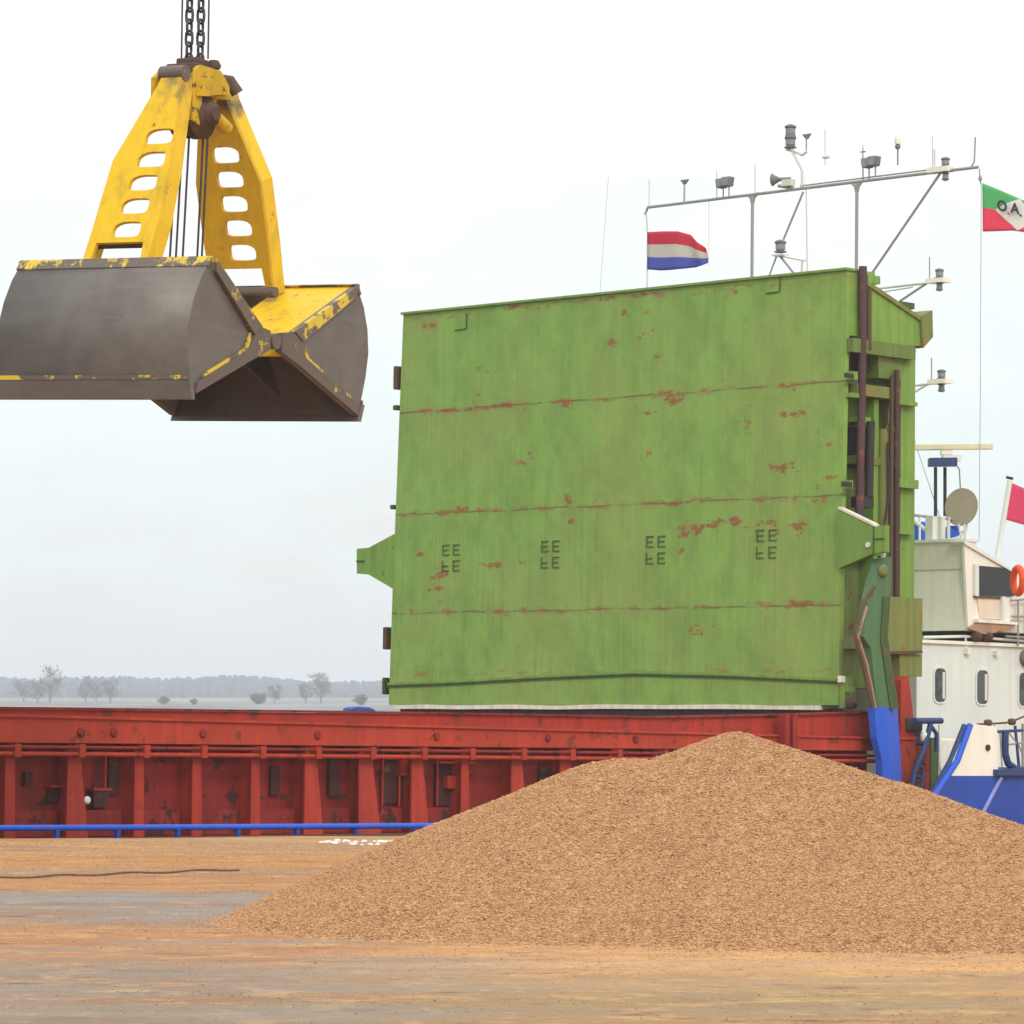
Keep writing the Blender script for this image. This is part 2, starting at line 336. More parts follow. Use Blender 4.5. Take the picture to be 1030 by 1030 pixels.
def m_ground():
    m = NT('dusty_quay_ground'); X = m.xyz(); x, y = X['X'], X['Y']
    n1 = m.noise(1, 5, .6, stretch=(.22, 1.3, 1)); n2 = m.noise(1, 6, .65, stretch=(.5, 2.4, 1), loc=(4, 9, 0)); n3 = m.noise(9, 6, .7)
    yy = m.math('ADD', m.math('ADD', y, m.math('MULTIPLY_ADD', n1, 4.0, -2.0)), m.math('MULTIPLY_ADD', m.noise(.9, 6, .7, loc=(8, 8, 0)), 3.0, -1.5))
    pos = m.math('DIVIDE', m.math('SUBTRACT', yy, 18.0), 32.0)
    def rmp(st, near, far):
        r = m.n('ShaderNodeValToRGB'); m.l(pos, r.inputs[0]); e = r.color_ramp.elements
        while len(e) < len(st): e.new(.5)
        for q, (Y, c) in zip(e, st): q.position = (Y - 18) / 32; kk = near if Y < 34 else far; q.color = (*[a_ * b_ for a_, b_ in zip(srgb(*c), kk)], 1)
        return r.outputs[0]
    left = rmp([(18, (150, 134, 116)), (21.5, (164, 144, 122)), (24.3, (158, 146, 136)), (25.4, (190, 150, 112)), (27.6, (196, 148, 104)), (29.0, (172, 146, 124)), (30.2, (158, 144, 130)), (33.0, (160, 144, 126)), (34.2, (192, 130, 84)), (37.0, (188, 128, 80)), (41, (206, 146, 92)), (47, (204, 150, 100))], (.74, .68, .60), (.86, .95, .85))
    right = rmp([(18, (150, 124, 90)), (20.3, (168, 136, 96)), (21.7, (160, 138, 104)), (22.8, (184, 148, 102)), (24.4, (216, 168, 114)), (27, (206, 156, 104)), (45, (200, 145, 95))], (.90, .86, .76), (.85, .85, .75))
    sx = m.step(m.math('ADD', x, m.math('MULTIPLY_ADD', n2, 4, -2)), -2.2, 1.2)
    c = m.mix(sx, left, right)
    c = m.mix(m.math('MULTIPLY', m.step(n2, .56, .74), .45), c, srgb(140, 120, 98))
    c = m.mix(m.math('MULTIPLY', m.step(m.noise(1, 6, .65, stretch=(.35, 2.2, 1), loc=(14, 2, 0)), .56, .68), .5), c, srgb(214, 170, 118))
    lf = m.math('SUBTRACT', 1.0, sx)
    i1 = m.noise(.55, 7, .68, loc=(3, 8, 0)); i2 = m.noise(2.3, 7, .7, loc=(6, 1, 0)); i3 = m.noise(1, 6, .66, stretch=(.16, .9, 1), loc=(1, 5, 0))
    c = m.mix(m.math('MULTIPLY', m.step(i1, .50, .62), .30), c, srgb(122, 100, 78))
    c = m.mix(m.math('MULTIPLY', m.step(i3, .48, .60), m.math('MULTIPLY_ADD', lf, .40, .25)), c, srgb(142, 134, 122))
    c = m.mix(m.math('MULTIPLY', m.step(i2, .52, .62), .34), c, srgb(216, 176, 122))
    rb = m.math('MULTIPLY', m.step(m.noise(1, 8, .72, stretch=(.45, 1.5, 1), loc=(7, 3, 5)), .50, .60), m.math('MULTIPLY_ADD', lf, .38, .08))
    c = m.mix(rb, c, srgb(150, 98, 68))
    c = m.mix(m.math('MULTIPLY', m.step(m.noise(1.8, 9, .78, stretch=(.6, 1, 1), loc=(2, 2, 5)), .56, .64), .6), c, srgb(92, 66, 46))
    c = m.mix(m.math('MULTIPLY', m.step(m.noise(3.1, 9, .78, stretch=(.5, 1, 1), loc=(5, 2, 8)), .57, .64), .32), c, srgb(222, 182, 132))
    c = m.mix(m.math('MULTIPLY', m.step(n3, .45, .70), .35), c, srgb(134, 98, 68))
    c = m.mix(m.math('MULTIPLY', m.step(m.noise(30, 4, .75), .55, .68), .5), c, srgb(100, 74, 50))
    wet = m.math('MULTIPLY', m.math('MULTIPLY', m.step(m.math('ABSOLUTE', m.math('SUBTRACT', yy, 31.3)), 2.0, 1.0), m.math('SUBTRACT', 1.0, sx)), m.step(n2, .40, .56))
    clod = m.step(m.noise(8, 8, .78, stretch=(.7, 1, 1), loc=(4, 4, 4)), .585, .64)
    c = m.mix(m.math('MULTIPLY', clod, .55), c, srgb(96, 72, 52))
    wet2 = m.math('MULTIPLY', m.math('MULTIPLY', m.step(m.math('ABSOLUTE', m.math('SUBTRACT', yy, 31.0)), 2.6, 1.4), lf), m.step(i3, .40, .54))
    c = m.mix(m.math('MULTIPLY', wet2, .78), c, srgb(134, 130, 126))
    wet3 = m.math('MULTIPLY', m.step(m.math('ABSOLUTE', m.math('SUBTRACT', yy, 22.6)), 3.0, 1.0), m.step(m.noise(1, 7, .7, stretch=(.14, .8, 1), loc=(9, 1, 3)), .45, .58))
    c = m.mix(m.math('MULTIPLY', wet3, m.math('MULTIPLY_ADD', lf, .35, .3)), c, srgb(138, 130, 118))
    ro = m.math('MULTIPLY_ADD', wet, -.25, .9)
    m.bump(m.math('ADD', m.math('ADD', n3, i2), m.math('MULTIPLY', m.noise(40, 4), .5)), .7, .04)
    return m.fin(c, ro, 0, .25)
M['ground'] = m_ground()
def m_bank():
    m = NT('winter_meadow'); a = m.step(m.noise(1, 4, .6, stretch=(.012, .05, 1), loc=(2, 5, 0)), .60, .63)
    c = m.mix(m.noise(.02, 4), (.10, .105, .09), (.17, .165, .14))
    return m.fin(m.mix(a, c, (.80, .82, .84)), .95)
M['bank'] = m_bank()
def m_water():
    m = NT('river_water'); m.bump(m.noise(.6, 5, .6, stretch=(1, 2.5, 1)), .3, .15); return m.fin((.05, .065, .06), .12, 0, .5)
M['water'] = m_water()
M['quay'] = m_plain('quay_concrete', (.26, .24, .21), .9, .25, 1.5)
M['deck'] = steel_paint('deck_red_brown', (.16, .045, .03), .55, .75)

# ------------------------------------------------------------------ ground, water, far bank
def smooth(x, a, b):
    t = np.clip((x - a) / (b - a), 0, 1); return t * t * (3 - 2 * t)
def np_mesh(name, verts, faces, mat, parent=None, smooth_shade=False):
    me = bpy.data.meshes.new(name); nv, nf, k = len(verts), len(faces), faces.shape[1]
    me.vertices.add(nv); me.vertices.foreach_set("co", np.ascontiguousarray(verts, dtype=np.float32).ravel())
    me.loops.add(nf * k); me.loops.foreach_set("vertex_index", np.ascontiguousarray(faces, dtype=np.int32).ravel())
    me.polygons.add(nf); me.polygons.foreach_set("loop_start", np.arange(0, nf * k, k, dtype=np.int32))
    me.polygons.foreach_set("use_smooth", np.full(nf, smooth_shade))
    me.materials.append(mat); me.update(calc_edges=True); me.validate()
    o = bpy.data.objects.new(name, me); COL.objects.link(o)
    if parent is not None: o.parent = parent
    return o
def grid_faces(nx, ny):
    i = np.arange(nx * ny).reshape(ny, nx)
    return np.stack([i[:-1, :-1], i[:-1, 1:], i[1:, 1:], i[1:, :-1]], -1).reshape(-1, 4)
rng = np.random.default_rng(4)
_wv = [(rng.uniform(.25, 2.6), rng.uniform(0, 2 * np.pi), rng.uniform(0, 2 * np.pi)) for _ in range(26)]
def lumps(x, y):
    z = 0
    for f, a, p in _wv: z = z + np.sin(f * (x * np.cos(a) * .6 + y * np.sin(a)) + p) / (f + .6)
    return z * .11
QV = -1.95                                      # quay edge, in metres off the ship's side plane
def ground_z(X, Y):
    dx, dy = X - OO.x, Y - OO.y
    u = dx * ah.x + dy * ah.y; v = dx * VV.x + dy * VV.y
    e = np.clip(.012 - .0243 * (u + 18.3), -.36, .06)
    k = smooth(v, QV - 9, QV - .3)
    return k * e + lumps(X, Y) * .045 * (1 - .6 * k) - .0
us = np.concatenate([np.arange(-90, -30, 2.0), np.arange(-30, 12, .28), np.arange(12, 80, 2.0)])
vs_ = np.concatenate([np.arange(-90, -42, 2.0), np.arange(-42, QV - .01, .22), [QV]])
U, V_ = np.meshgrid(us, vs_)
GX = OO.x + U * ah.x + V_ * VV.x; GY = OO.y + U * ah.y + V_ * VV.y; GZ = ground_z(GX, GY)
GV = np.stack([GX, GY, GZ], -1).reshape(-1, 3)
nu, nv_ = len(us), len(vs_)
top_n = len(GV); edge = GV[-nu:].copy(); edge[:, 2] = -6
GF = grid_faces(nu, nv_)
i0 = np.arange(nu - 1)
wallf = np.stack([top_n - nu + i0, top_n - nu + i0 + 1, top_n + i0 + 1, top_n + i0], -1)
tag(np_mesh('quay_ground', np.vstack([GV, edge]), np.vstack([GF, wallf]), M['ground'], None, True), kind='structure')
w_ = MB(); w_.add([(-2600, -200, -2.6), (2600, -200, -2.6), (2600, 900, -2.6), (-2600, 900, -2.6)], [(0, 1, 2, 3)])
tag(w_.build('river_water', M['water']), kind='structure')
b_ = MB()
bx = np.linspace(-900, 900, 61)
pts = [(x, 640 + 14 * math.sin(x * .02), -2.75) for x in bx] + [(x, 668 + 14 * math.sin(x * .02), -1.9) for x in bx] + [(x, 2600, -1.9) for x in bx]
b_.add(pts, [(k * 61 + i, k * 61 + i + 1, (k + 1) * 61 + i + 1, (k + 1) * 61 + i) for k in range(2) for i in range(60)])
tag(b_.build('river_bank', M['bank']), kind='structure')
# far woods on a low ridge: one mass of tree crowns
r2 = np.random.default_rng(11)
n_t = 5200
tx = r2.uniform(-560, 560, n_t); ty = 1950 + r2.uniform(0, 1, n_t) ** 1.3 * 260
hh = (8.6 + 2.6 * np.exp(-((tx + 270) / 120) ** 2) + 1.0 * np.sin(tx * .031) + .8 * np.sin(tx * .083 + 1) - .6 * smooth(tx, -120, 60)) * r2.uniform(.72, 1.10, n_t)
wvs, wfs = [], []
phi = np.linspace(0, 2 * np.pi, 6)[:-1]
for i in range(n_t):
    rr = r2.uniform(2.2, 3.8); o = len(wvs)
    for zf, rf in ((0, .55), (.45, 1.0), (.78, .75), (1.0, .16)):
        for p in phi: wvs.append((tx[i] + rr * rf * math.cos(p + i) * r2.uniform(.8, 1.2), ty[i] + rr * rf * math.sin(p + i), -1.9 + hh[i] * zf))
    for k in range(3):
        for j in range(5): wfs.append((o + k * 5 + j, o + k * 5 + (j + 1) % 5, o + (k + 1) * 5 + (j + 1) % 5, o + (k + 1) * 5 + j))
tag(np_mesh('far_woods', np.array(wvs), np.array(wfs), M['woods']), 'pale grey wooded ridge along the horizon behind the bare trees', 'woods', kind='stuff')
hb = MB()
hb.add([(-700, 2000, -1.9), (700, 2000, -1.9), (700, 2150, 4.5), (-700, 2150, 6.0), (700, 2700, 4.5), (-700, 2700, 6)], [(0, 1, 2, 3), (3, 2, 4, 5)])
tag(hb.build('hills', M['woods']), kind='structure')

# bare winter trees on the far bank
def tri_twig(V, F, a, b, r0, r1):
    d = (b - a).normalized(); s = d.orthogonal().normalized(); t = d.cross(s); o = len(V)
    for p, r in ((a, r0), (b, r1)):
        for k in range(3):
            q = 2.094 * k; V.append(tuple(p + (s * math.cos(q) + t * math.sin(q)) * r))
    for k in range(3): F.append((o + k, o + (k + 1) % 3, o + 3 + (k + 1) % 3, o + 3 + k))
def bare_tree(px, py_top, Y, spread, seed, label, bush=False, group=None):
    rd = random.Random(seed); base = at(px, 700, Y); base.z = -1.9
    h = at(px, py_top, Y).z + 1.9
    root = empty('bare_bush' if bush else 'bare_tree', base)
    tag(root, label, 'bush' if bush else 'tree', group)
    TV, TF, CV, CF = [], [], [], []
    def twigs(p, d, ln, r, lvl):
        q = p + d * ln; q.z = max(q.z, .1)
        tri_twig(CV, CF, p, q, r, r * .6)
        if lvl >= 3: return
        for _ in range((6, 4, 3)[lvl]):
            t = rd.uniform(.15, 1.0)
            nd = (d + Vector((rd.gauss(0, 1), rd.gauss(0, 1), rd.gauss(.35, .6))) * spread).normalized()
            twigs(p + d * ln * t, nd, ln * rd.uniform(.40, .62), max(r * .55, .020), lvl + 1)
    stems = 12 if bush else 3
    for k in range(stems):
        a = 6.283 * (k + rd.random() * .5) / stems; lean = rd.uniform(.1, 2.2) if bush else rd.uniform(.12, .34)
        p = Vector((0, 0, 0)); d = Vector((math.cos(a) * lean, math.sin(a) * lean, 1)).normalized(); n = 9; r = h * .016
        for m_ in range(n):
            q = p + d * (h * .105); tri_twig(TV, TF, p, q, r, r * .84); r *= .84; p = q
            d = (d + Vector((rd.gauss(0, .12), rd.gauss(0, .12), .06))).normalized()
            if m_ >= (0 if bush else 1):
                for _ in range(2):
                    b_ = rd.uniform(0, 6.283); up_ = rd.uniform(.3, 1.0)
                    twigs(p, Vector((math.cos(b_), math.sin(b_), up_)).normalized(), h * rd.uniform(.24, .40) * (1.15 - .06 * m_), max(r * .5, .036), 0)
    zs = max(v[2] for v in CV); k = h / zs
    CV = [(a * k * .95, b * k * .95, c * k) for a, b, c in CV]; TV = [(a * k * .95, b * k * .95, c * k) for a, b, c in TV]
    if TV: np_mesh('trunk', np.array(TV), np.array(TF), M['twig'], root)
    np_mesh('branches' if bush else 'crown', np.array(CV), np.array(CF), M['twig'], root)
TG = 'bare trees on the far bank'
bare_tree(50, 667, 1080, .55, 1, 'tallest bare grey tree at the far left of the far bank', group=TG)
bare_tree(86, 679, 1120, .6, 2, 'bare grey tree just right of the tallest tree, left one of a close pair', group=TG)
bare_tree(111, 681, 1120, .6, 3, 'bare grey tree, right one of the close pair beside the tallest tree', group=TG)
bare_tree(97, 686, 1180, .6, 12, 'faint bare tree between the two trees of the close pair', group=TG)
bare_tree(38, 684, 1120, .6, 13, 'lower bare tree touching the left side of the tallest tree', group=TG)
bare_tree(308, 686, 1100, .6, 14, 'lower bare tree touching the left side of the tall round tree', group=TG)
bare_tree(24, 683, 1150, .6, 8, 'leftmost bare tree on the far bank, a low faint one', group=TG)
bare_tree(323, 674, 1060, .6, 4, 'tall round bare tree alone near the green hatch cover', group=TG)
bare_tree(276, 688, 1100, .65, 5, 'small bare tree between the low bush and the tall round tree', group=TG)
bare_tree(260, 696, 1000, .7, 6, 'low pale bush left of the small bare tree on the far bank', True, 'bushes on the far bank')
bare_tree(363, 698, 950, .7, 7, 'dark low bush beside the green hatch cover edge', True, 'bushes on the far bank')
bare_tree(165, 699, 1000, .7, 9, 'lone low bush in the pale meadow left of centre on the far bank', True, 'bushes on the far bank')
bare_tree(195, 702, 1000, .7, 10, 'smallest low bush in the pale meadow on the far bank', True, 'bushes on the far bank')
# ------------------------------------------------------------------ haze
hz = MB(); hz.box((-2800, -230, -7.5), (2800, 2760, 24))
ho = hz.build('haze', None); ho.data.materials.clear()
hm = bpy.data.materials.new('haze_air'); hm.use_nodes = True; hm.node_tree.nodes.clear()
o_ = hm.node_tree.nodes.new('ShaderNodeOutputMaterial'); pv = hm.node_tree.nodes.new('ShaderNodeVolumePrincipled')
pv.inputs['Color'].default_value = (.88, .93, 1.0, 1); pv.inputs['Density'].default_value = .00044; pv.inputs['Anisotropy'].default_value = .2
hm.node_tree.links.new(pv.outputs[0], o_.inputs['Volume']); ho.data.materials.append(hm)
tag(ho, kind='stuff')

# ------------------------------------------------------------------ granular heap
ridge = []
for px, py, Y in ((600, 769, 29.4), (622, 765, 29.5), (652, 766, 29.6), (740, 738, 29.5), (900, 785, 28.5), (1030, 830, 27.7), (1220, 896, 27.0)):
    p = at(px, py, Y); ridge.append((p.x, p.y, p.z))
def heap_raw(x, y):
    best = np.full(np.shape(x), -9.0)
    for (x0, y0, z0), (x1, y1, z1) in zip(ridge[:-1], ridge[1:]):
        L2 = (x1 - x0) ** 2 + (y1 - y0) ** 2
        t = np.clip(((x - x0) * (x1 - x0) + (y - y0) * (y1 - y0)) / L2, 0, 1)
        d = np.hypot(x - x0 - t * (x1 - x0), y - y0 - t * (y1 - y0))
        h = z0 + t * (z1 - z0)
        d = np.sqrt(d * d + .10 ** 2) - .10
        best = np.maximum(best, h - (.405 + .03 * np.clip((1.2 - x) / 1.5, 0, 1)) * d)
    b = best + lumps(x * 1.7 + 3, y * 1.7) * .22 * np.clip(1.15 - best, .18, 1)
    return b
def heap_z(x, y):
    b = heap_raw(x, y)
    k = .035
    return np.where(b > k, b, k * np.exp(np.clip((b - k) / k, -6, 0))) - .012
hx = np.arange(-4.0, 9.5, .05); hy = np.arange(24.2, 35.5, .05)
HX, HY = np.meshgrid(hx, hy); HZ = heap_z(HX, HY); gz = ground_z(HX, HY)
HZ = HZ + gz + np.where(HZ > 0, 0, 0) + rng.normal(0, .0015, HZ.shape)
keep = (heap_z(HX, HY) > -.004)
fc = grid_faces(len(hx), len(hy)); kv = keep.ravel()
fc = fc[kv[fc].any(1)]
heap_loc = Vector((2.0, 29, 0))
used = np.unique(fc); remap = -np.ones(HX.size, int); remap[used] = np.arange(len(used))
hv = np.stack([HX, HY, HZ], -1).reshape(-1, 3)[used] - np.array(heap_loc)
heap = np_mesh('granular_heap', hv, remap[fc], M['heap'], None, True); heap.location = heap_loc
tag(heap, 'large tan brown heap of loose granular cargo on the quay in front of the ship', 'heap')
def granules(n, fx, fy, accept, sz, seed):
    r = np.random.default_rng(seed)
    x = r.uniform(*fx, n); y = r.uniform(*fy, n); ok = accept(x, y, r); x, y = x[ok], y[ok]; n = len(x)
    z = ground_z(x, y) + np.maximum(heap_z(x, y), 0)
    a = r.uniform(0, 2 * np.pi, n); tilt = r.normal(0, .35, n); s = r.uniform(sz[0], sz[1], n) * np.where(r.random(n) < .06, 1.6, 1)
    dirv = np.stack([np.cos(a) * np.cos(tilt), np.sin(a) * np.cos(tilt), np.sin(tilt)], -1)
    side = np.stack([-np.sin(a), np.cos(a), np.zeros(n)], -1); up = np.cross(dirv, side)
    c = np.stack([x, y, z + s * .15], -1); L = (s * r.uniform(.8, 1.5, n))[:, None]; B = (s * r.uniform(.4, .7, n))[:, None]; H = (s * r.uniform(.3, .55, n))[:, None]
    P = np.stack([c + dirv * L, c + side * B, c - dirv * L, c - side * B, c + up * H, c - up * H], 1).reshape(-1, 3)
    F = np.array([(0, 1, 4), (1, 2, 4), (2, 3, 4), (3, 0, 4), (1, 0, 5), (2, 1, 5), (3, 2, 5), (0, 3, 5)])
    F = (F[None] + (np.arange(n) * 6)[:, None, None]).reshape(-1, 3)
    return P, F
def on_heap(x, y, r):
    hz_ = heap_z(x, y); fr = heap_z(x, y - .1) < hz_ + .012
    return (hz_ > .004) & (fr | (r.random(x.shape) < .25))
P, F = granules(330000, (-3.2, 5.2), (24.3, 30.6), on_heap, (.008, .0145), 5)
gr = np_mesh('loose_granules', P - np.array(heap_loc), F, M['grain'], heap); tag(gr, kind='stuff')
def spilled(x, y, r):
    hz_ = heap_z(x, y); edge = np.exp(-np.clip((.0 - (hz_ + .012)) / .004, 0, 50))
    band = .03 + .35 * smooth(y, 33, 38) + .75 * np.exp(np.clip(heap_raw(x, y), -9, 0) / .10) + .22 * np.exp(np.clip(heap_raw(x, y), -9, 0) / .45) + .10 * (lumps(x * 2, y * 3) > .05)
    return (hz_ <= .006) & (r.random(x.shape) < band) & (np.abs(x) < y * .15)
P, F = granules(300000, (-6.5, 6), (20, 45), spilled, (.004, .010), 6)
tag(np_mesh('spilled_granules', P, F, M['grain']), 'loose tan granules spilled thinly over the quay ground around the heap', 'spill', kind='stuff')
# pale lumps at the quay edge
rd = random.Random(3)
for i in range(17):
    px = 322 + 74 * (i + rd.random()) / 17; Y = 44.8 + rd.uniform(-1.2, 1.2); p = at(px, 845, Y)
    s = rd.uniform(.018, .05); p.z = float(ground_z(np.array(p.x), np.array(p.y))) + s * .25
    bm = bmesh.new(); bmesh.ops.create_icosphere(bm, subdivisions=2, radius=s)
    for v in bm.verts: v.co = Vector((v.co.x * 1.3, v.co.y, v.co.z * .65)) * rd.uniform(.78, 1.15)
    me = bpy.data.meshes.new('pale_lump'); bm.to_mesh(me); bm.free(); me.materials.append(M['debris'])
    o = bpy.data.objects.new('pale_lump', me); COL.objects.link(o); o.location = p; o.rotation_euler.z = rd.uniform(0, 6)
    tag(o, 'small pale lump in the scatter on the ground by the blue rail', 'lump', 'pale lumps scattered on the quay')
# half-buried hose on the ground at the left
hp = MB(); path = []
for i in range(40):
    px = -60 + 300 * i / 39; py = 884 - 9 * max(0, (i / 39)) + .8 * math.sin(i * .7)
    Y = EYE * FPX / (py - HOR); q = at(px, py, Y); q.z = float(ground_z(np.array(q.x), np.array(q.y))) + .004; path.append(q)
hp.tube(path, .016, 8)
tag(hp.build('ground_hose', M['brown']), 'thin dark brown hose lying across the quay ground at the left', 'hose')

# ================================================================== the ship
ship = empty('cargo_ship', mat=SHIP_M)
tag(ship, 'cargo ship with red hold coaming, raised green hatch cover and white deckhouse', 'ship')
# hull
UB, US = -46, 17
h = MB()
out = [(UB, 5), (UB + 6, .2), (UB + 12, -1.6), (1.6, -1.6), (US - 4, -1.6), (US, .5), (US, 9.5), (US - 4, 11.6), (UB + 12, 11.6), (UB + 6, 9.8)]
h.prism([(a, b, -6.0) for a, b in out], (0, 0, 4.10))
h.build('hull', M['hull_blue'], ship)
d = MB(); d.prism([(a, b if b > 5 else b, -1.896) for a, b in out], (0, 0, .03)); d.build('main_deck', M['deck'], ship)
# coaming
UC0 = -34.0
c = MB()
def long_wall(mb, v0, v1, w0, wt0, wt1, u0=UC0, u1=.75): mb.prism([(u0, v0, w0), (u1, v0, w0), (u1, v0, wt1), (u0, v0, wt0)], (0, v1 - v0, 0))
long_wall(c, 0, .08, -1.866, -.34, -.21)
long_wall(c, 10.1, 10.18, -1.866, -.55, -.48)
c.box((UC0 - .1, 0, -1.866), (UC0, 10.18, -.3)); c.box((.76, .09, -1.866), (.86, 10.09, -.12))
coam = c.build('coaming', M['red_dark'], ship)
c = MB(); c.prism([(UC0, -.36, -.66), (.75, -.36, -.66), (.75, -.36, -.47), (-17, -.36, -.335), (UC0, -.36, -.32)], (0, .34, 0)); c.build('coaming_rim', M['red_rim'], coam)
c = MB()
c.prism([(UC0, -.22, -.315), (-17, -.22, -.33), (.72, -.22, -.465), (.72, -.22, -.05), (-1, -.22, -.115), (-4.5, -.22, -.205), (-9.3, -.22, -.205), (-17, -.22, -.24), (UC0, -.22, -.3)], (0, .19, 0)); c.build('coaming_rim', M['red'], coam)
c = MB(); c.prism([(UC0, -.40, -.325), (-17, -.40, -.34), (.7, -.40, -.475), (.7, -.40, -.44), (-17, -.40, -.305), (UC0, -.40, -.29)], (0, .205, 0)); c.build('coaming_flange', M['red_rim'], coam)
c = MB(); c.prism([(UC0, -.27, -.297), (-17, -.27, -.238), (-9.3, -.27, -.202), (-4.5, -.27, -.202), (-1, -.27, -.112), (.7, -.27, -.047), (.7, -.27, -.02), (-1, -.27, -.085), (-4.5, -.27, -.175), (-9.3, -.27, -.175), (-17, -.27, -.21), (UC0, -.27, -.27)], (0, .42, 0)); c.build('coaming_top_plate', M['red_dark'], coam)
c = MB(); long_wall(c, 10.2, 10.45, -.80, -.50, -.44, u1=.6); c.build('coaming_rim', M['red'], coam)
c = MB(); c.box((UC0 + .05, .1, -5.2), (.7, 10.05, -5.1)); c.build('hold_floor', M['dark'], ship)
# ledge plates at the foot of the wall
# pipes
for w0, r, v0, mt in ((-.715, .022, -.42, 'red_dark'), (-.80, .032, -.40, 'red_rim')):
    c = MB(); c.tube([(UC0, v0, w0), (-17, v0, w0), (-8, v0, w0 - .01), (.6, v0, w0 - .025)], r, 8); c.build('coaming_pipe', M[mt], coam)
# stays
stay_px = [(15, 0), (80, 1), (145, 0), (203, 0), (262, 0), (318, 1), (373, 2), (425, 1), (473, 0), (525, 1)]
su = [(sp(x, 800, v=-.4).x, k) for x, k in stay_px]
stp = (su[-1][0] - su[0][0]) / 9
allu = [(su[0][0] - stp * k, k % 2) for k in (4, 3, 2, 1)] + su + [(su[-1][0] + stp * k, k % 2) for k in range(1, 6) if su[-1][0] + stp * k < .4]
for u, k in allu:
    c = MB(); t = .03
    foot = (-.28, -.33, -.36)[k]
    c.prism([(u - t, 0, -.67), (u - t, -.26, -.67), (u - t, -.26, -.9), (u - t, foot, -1.862), (u - t, 0, -1.862)], (2 * t, 0, 0))
    hw0, hw1 = ((.075, .09), (.11, .18), (.13, .21))[k]
    c.prism([(u - hw0, -.265, -.672), (u + hw0, -.265, -.672), (u + hw0, -.265, -.9), (u + hw1, foot - .005, -1.864), (u - hw1, foot - .005, -1.864), (u - hw0, -.265, -.9)], (0, -.03, 0))
    c.build('coaming_stay', M['red'], coam)
    c = MB(); c.box((u - .05, -.45, -.84), (u + .05, -.30, -.675)); c.build('pipe_clamp', M['red'], coam)
for (ua, ka), (ub, kb) in zip(allu[:-1], allu[1:]):        # low shelf between stays
    c = MB(); c.box((ua + .17, -.16, -1.855), (ub - .17, -.004, -1.52)); c.build('foot_plate', M['red_dark'], coam)
for px in (82, 115, 205, 320, 440, 552, 640, 785, 793):
    q = sp(px, 733, v=-.38); c = MB()
    if px > 780: c.box((q.x - .06, -.52, -.78), (q.x + .06, -.365, -.10))
    else: c.lathe((q.x, -.36, -.52), (0, -1, 0), [(.06, 0), (.06, .02), (.045, .035)], 12)
    c.build('coaming_lug', M['red_dark'], coam)
def cp(px, py, v): return sp(px, py, v=v)
for x0, y0, x1, y1, mt, vd in ((88, 795, 104, 812, 'dark', .12), (22, 776, 30, 790, 'dark', .06), (46, 792, 66, 806, 'dark', .05), (108, 762, 119, 800, 'dark', .03), (270, 770, 279, 800, 'dark', .05), (328, 762, 338, 800, 'dark', .07), (383, 764, 418, 808, 'dark', .05), (350, 775, 362, 790, 'red', .15), (396, 764, 414, 780, 'red', .14), (436, 768, 470, 810, 'dark', .05), (443, 780, 458, 793, 'red', .14), (540, 772, 552, 790, 'dark', .06), (186, 764, 192, 800, 'dark', .04)):
    a = cp(x0, y1, -.004); b = cp(x1, y0, -.004)
    c = MB(); c.box((a.x, -.004 - vd, a.z), (b.x, -.004, b.z)); c.build('wall_box', M['shade' if mt == 'dark' else mt], coam)
    if mt == 'dark' and x1 - x0 > 14:
        e = MB(); e.box((a.x - .03, -.15, b.z), (b.x + .03, -.002, b.z + .03)); e.build('box_hood', M['red'], coam)
for px in (106, 192, 385, 402, 440):
    q = cp(px, 765, -.1); c = MB(); c.tube([(q.x, -.1, -.7), (q.x, -.1, -1.50)], .018, 6); c.build('conduit', M['red'], coam)
q = cp(87, 805, -.31); c = MB(); c.lathe((q.x, -.31, q.z), (0, -1, 0), [(.05, 0), (.055, .02), (.03, .04)], 14); c.build('round_fitting', M['grey'], coam)
# gunwale rail, painted blue
c = MB(); c.tube([sp(-120, 834, v=-1.5), sp(0, 833, v=-1.5), sp(200, 832, v=-1.5), sp(430, 830.5, v=-1.5), sp(700, 829, v=-1.5)], .038, 10)
rail = c.build('gunwale_rail', M['blue'], ship)
for k in range(22):
    px = -130 + k * 63 * (1 - .004 * k); q = sp(px, 833, v=-1.5)
    if q.x > -1: break
    c = MB(); c.box((q.x - .03, -1.53, -1.866), (q.x + .03, -1.47, sp(px, 834, v=-1.5).z)); c.build('rail_post', M['hull_blue'], rail)
c = MB(); c.box((UB + 14, -1.66, -1.98), (1.2, -1.605, -1.83)); c.build('fender_strip', M['brown'], ship)

# ---------------------------------------------------------------- hatch cover (two folded panels standing on end)
LEAN = .0175
def fl(u, v, w): return (u + LEAN * w, v, w)
f = MB()
# front plate with a low ridge across its foot
TOPW, FARV = 7.045, 10.03
f.prism([fl(0, 0, .06), fl(0, 10.14, .04), fl(0, 10.12, 2.2), fl(0, FARV, TOPW - .03), fl(0, -.02, TOPW)], (.10, 0, 0))
f.prism([fl(.101, -.02, 6.0), fl(.101, FARV, 6.0), fl(.101, FARV, TOPW - .03), fl(.101, -.02, TOPW)], (.27, 0, 0))
f.prism([fl(.101, 0, .06), fl(.101, 10.13, .04), fl(.101, 10.13, .52), fl(.101, 0, .52)], (.27, 0, 0))
cover = f.build('hatch_cover', M['face'], ship)
def seam(pts, r=.012, mat='green_dark', name='weld_seam'):
    c = MB()
    c.tube(pts, r, 5); c.build(name, M[mat], cover)
c = MB()
zr = [(10.16, .43), (8.5, .475), (6.4, .56), (4.29, .62), (2.2, .575), (.02, .485)]
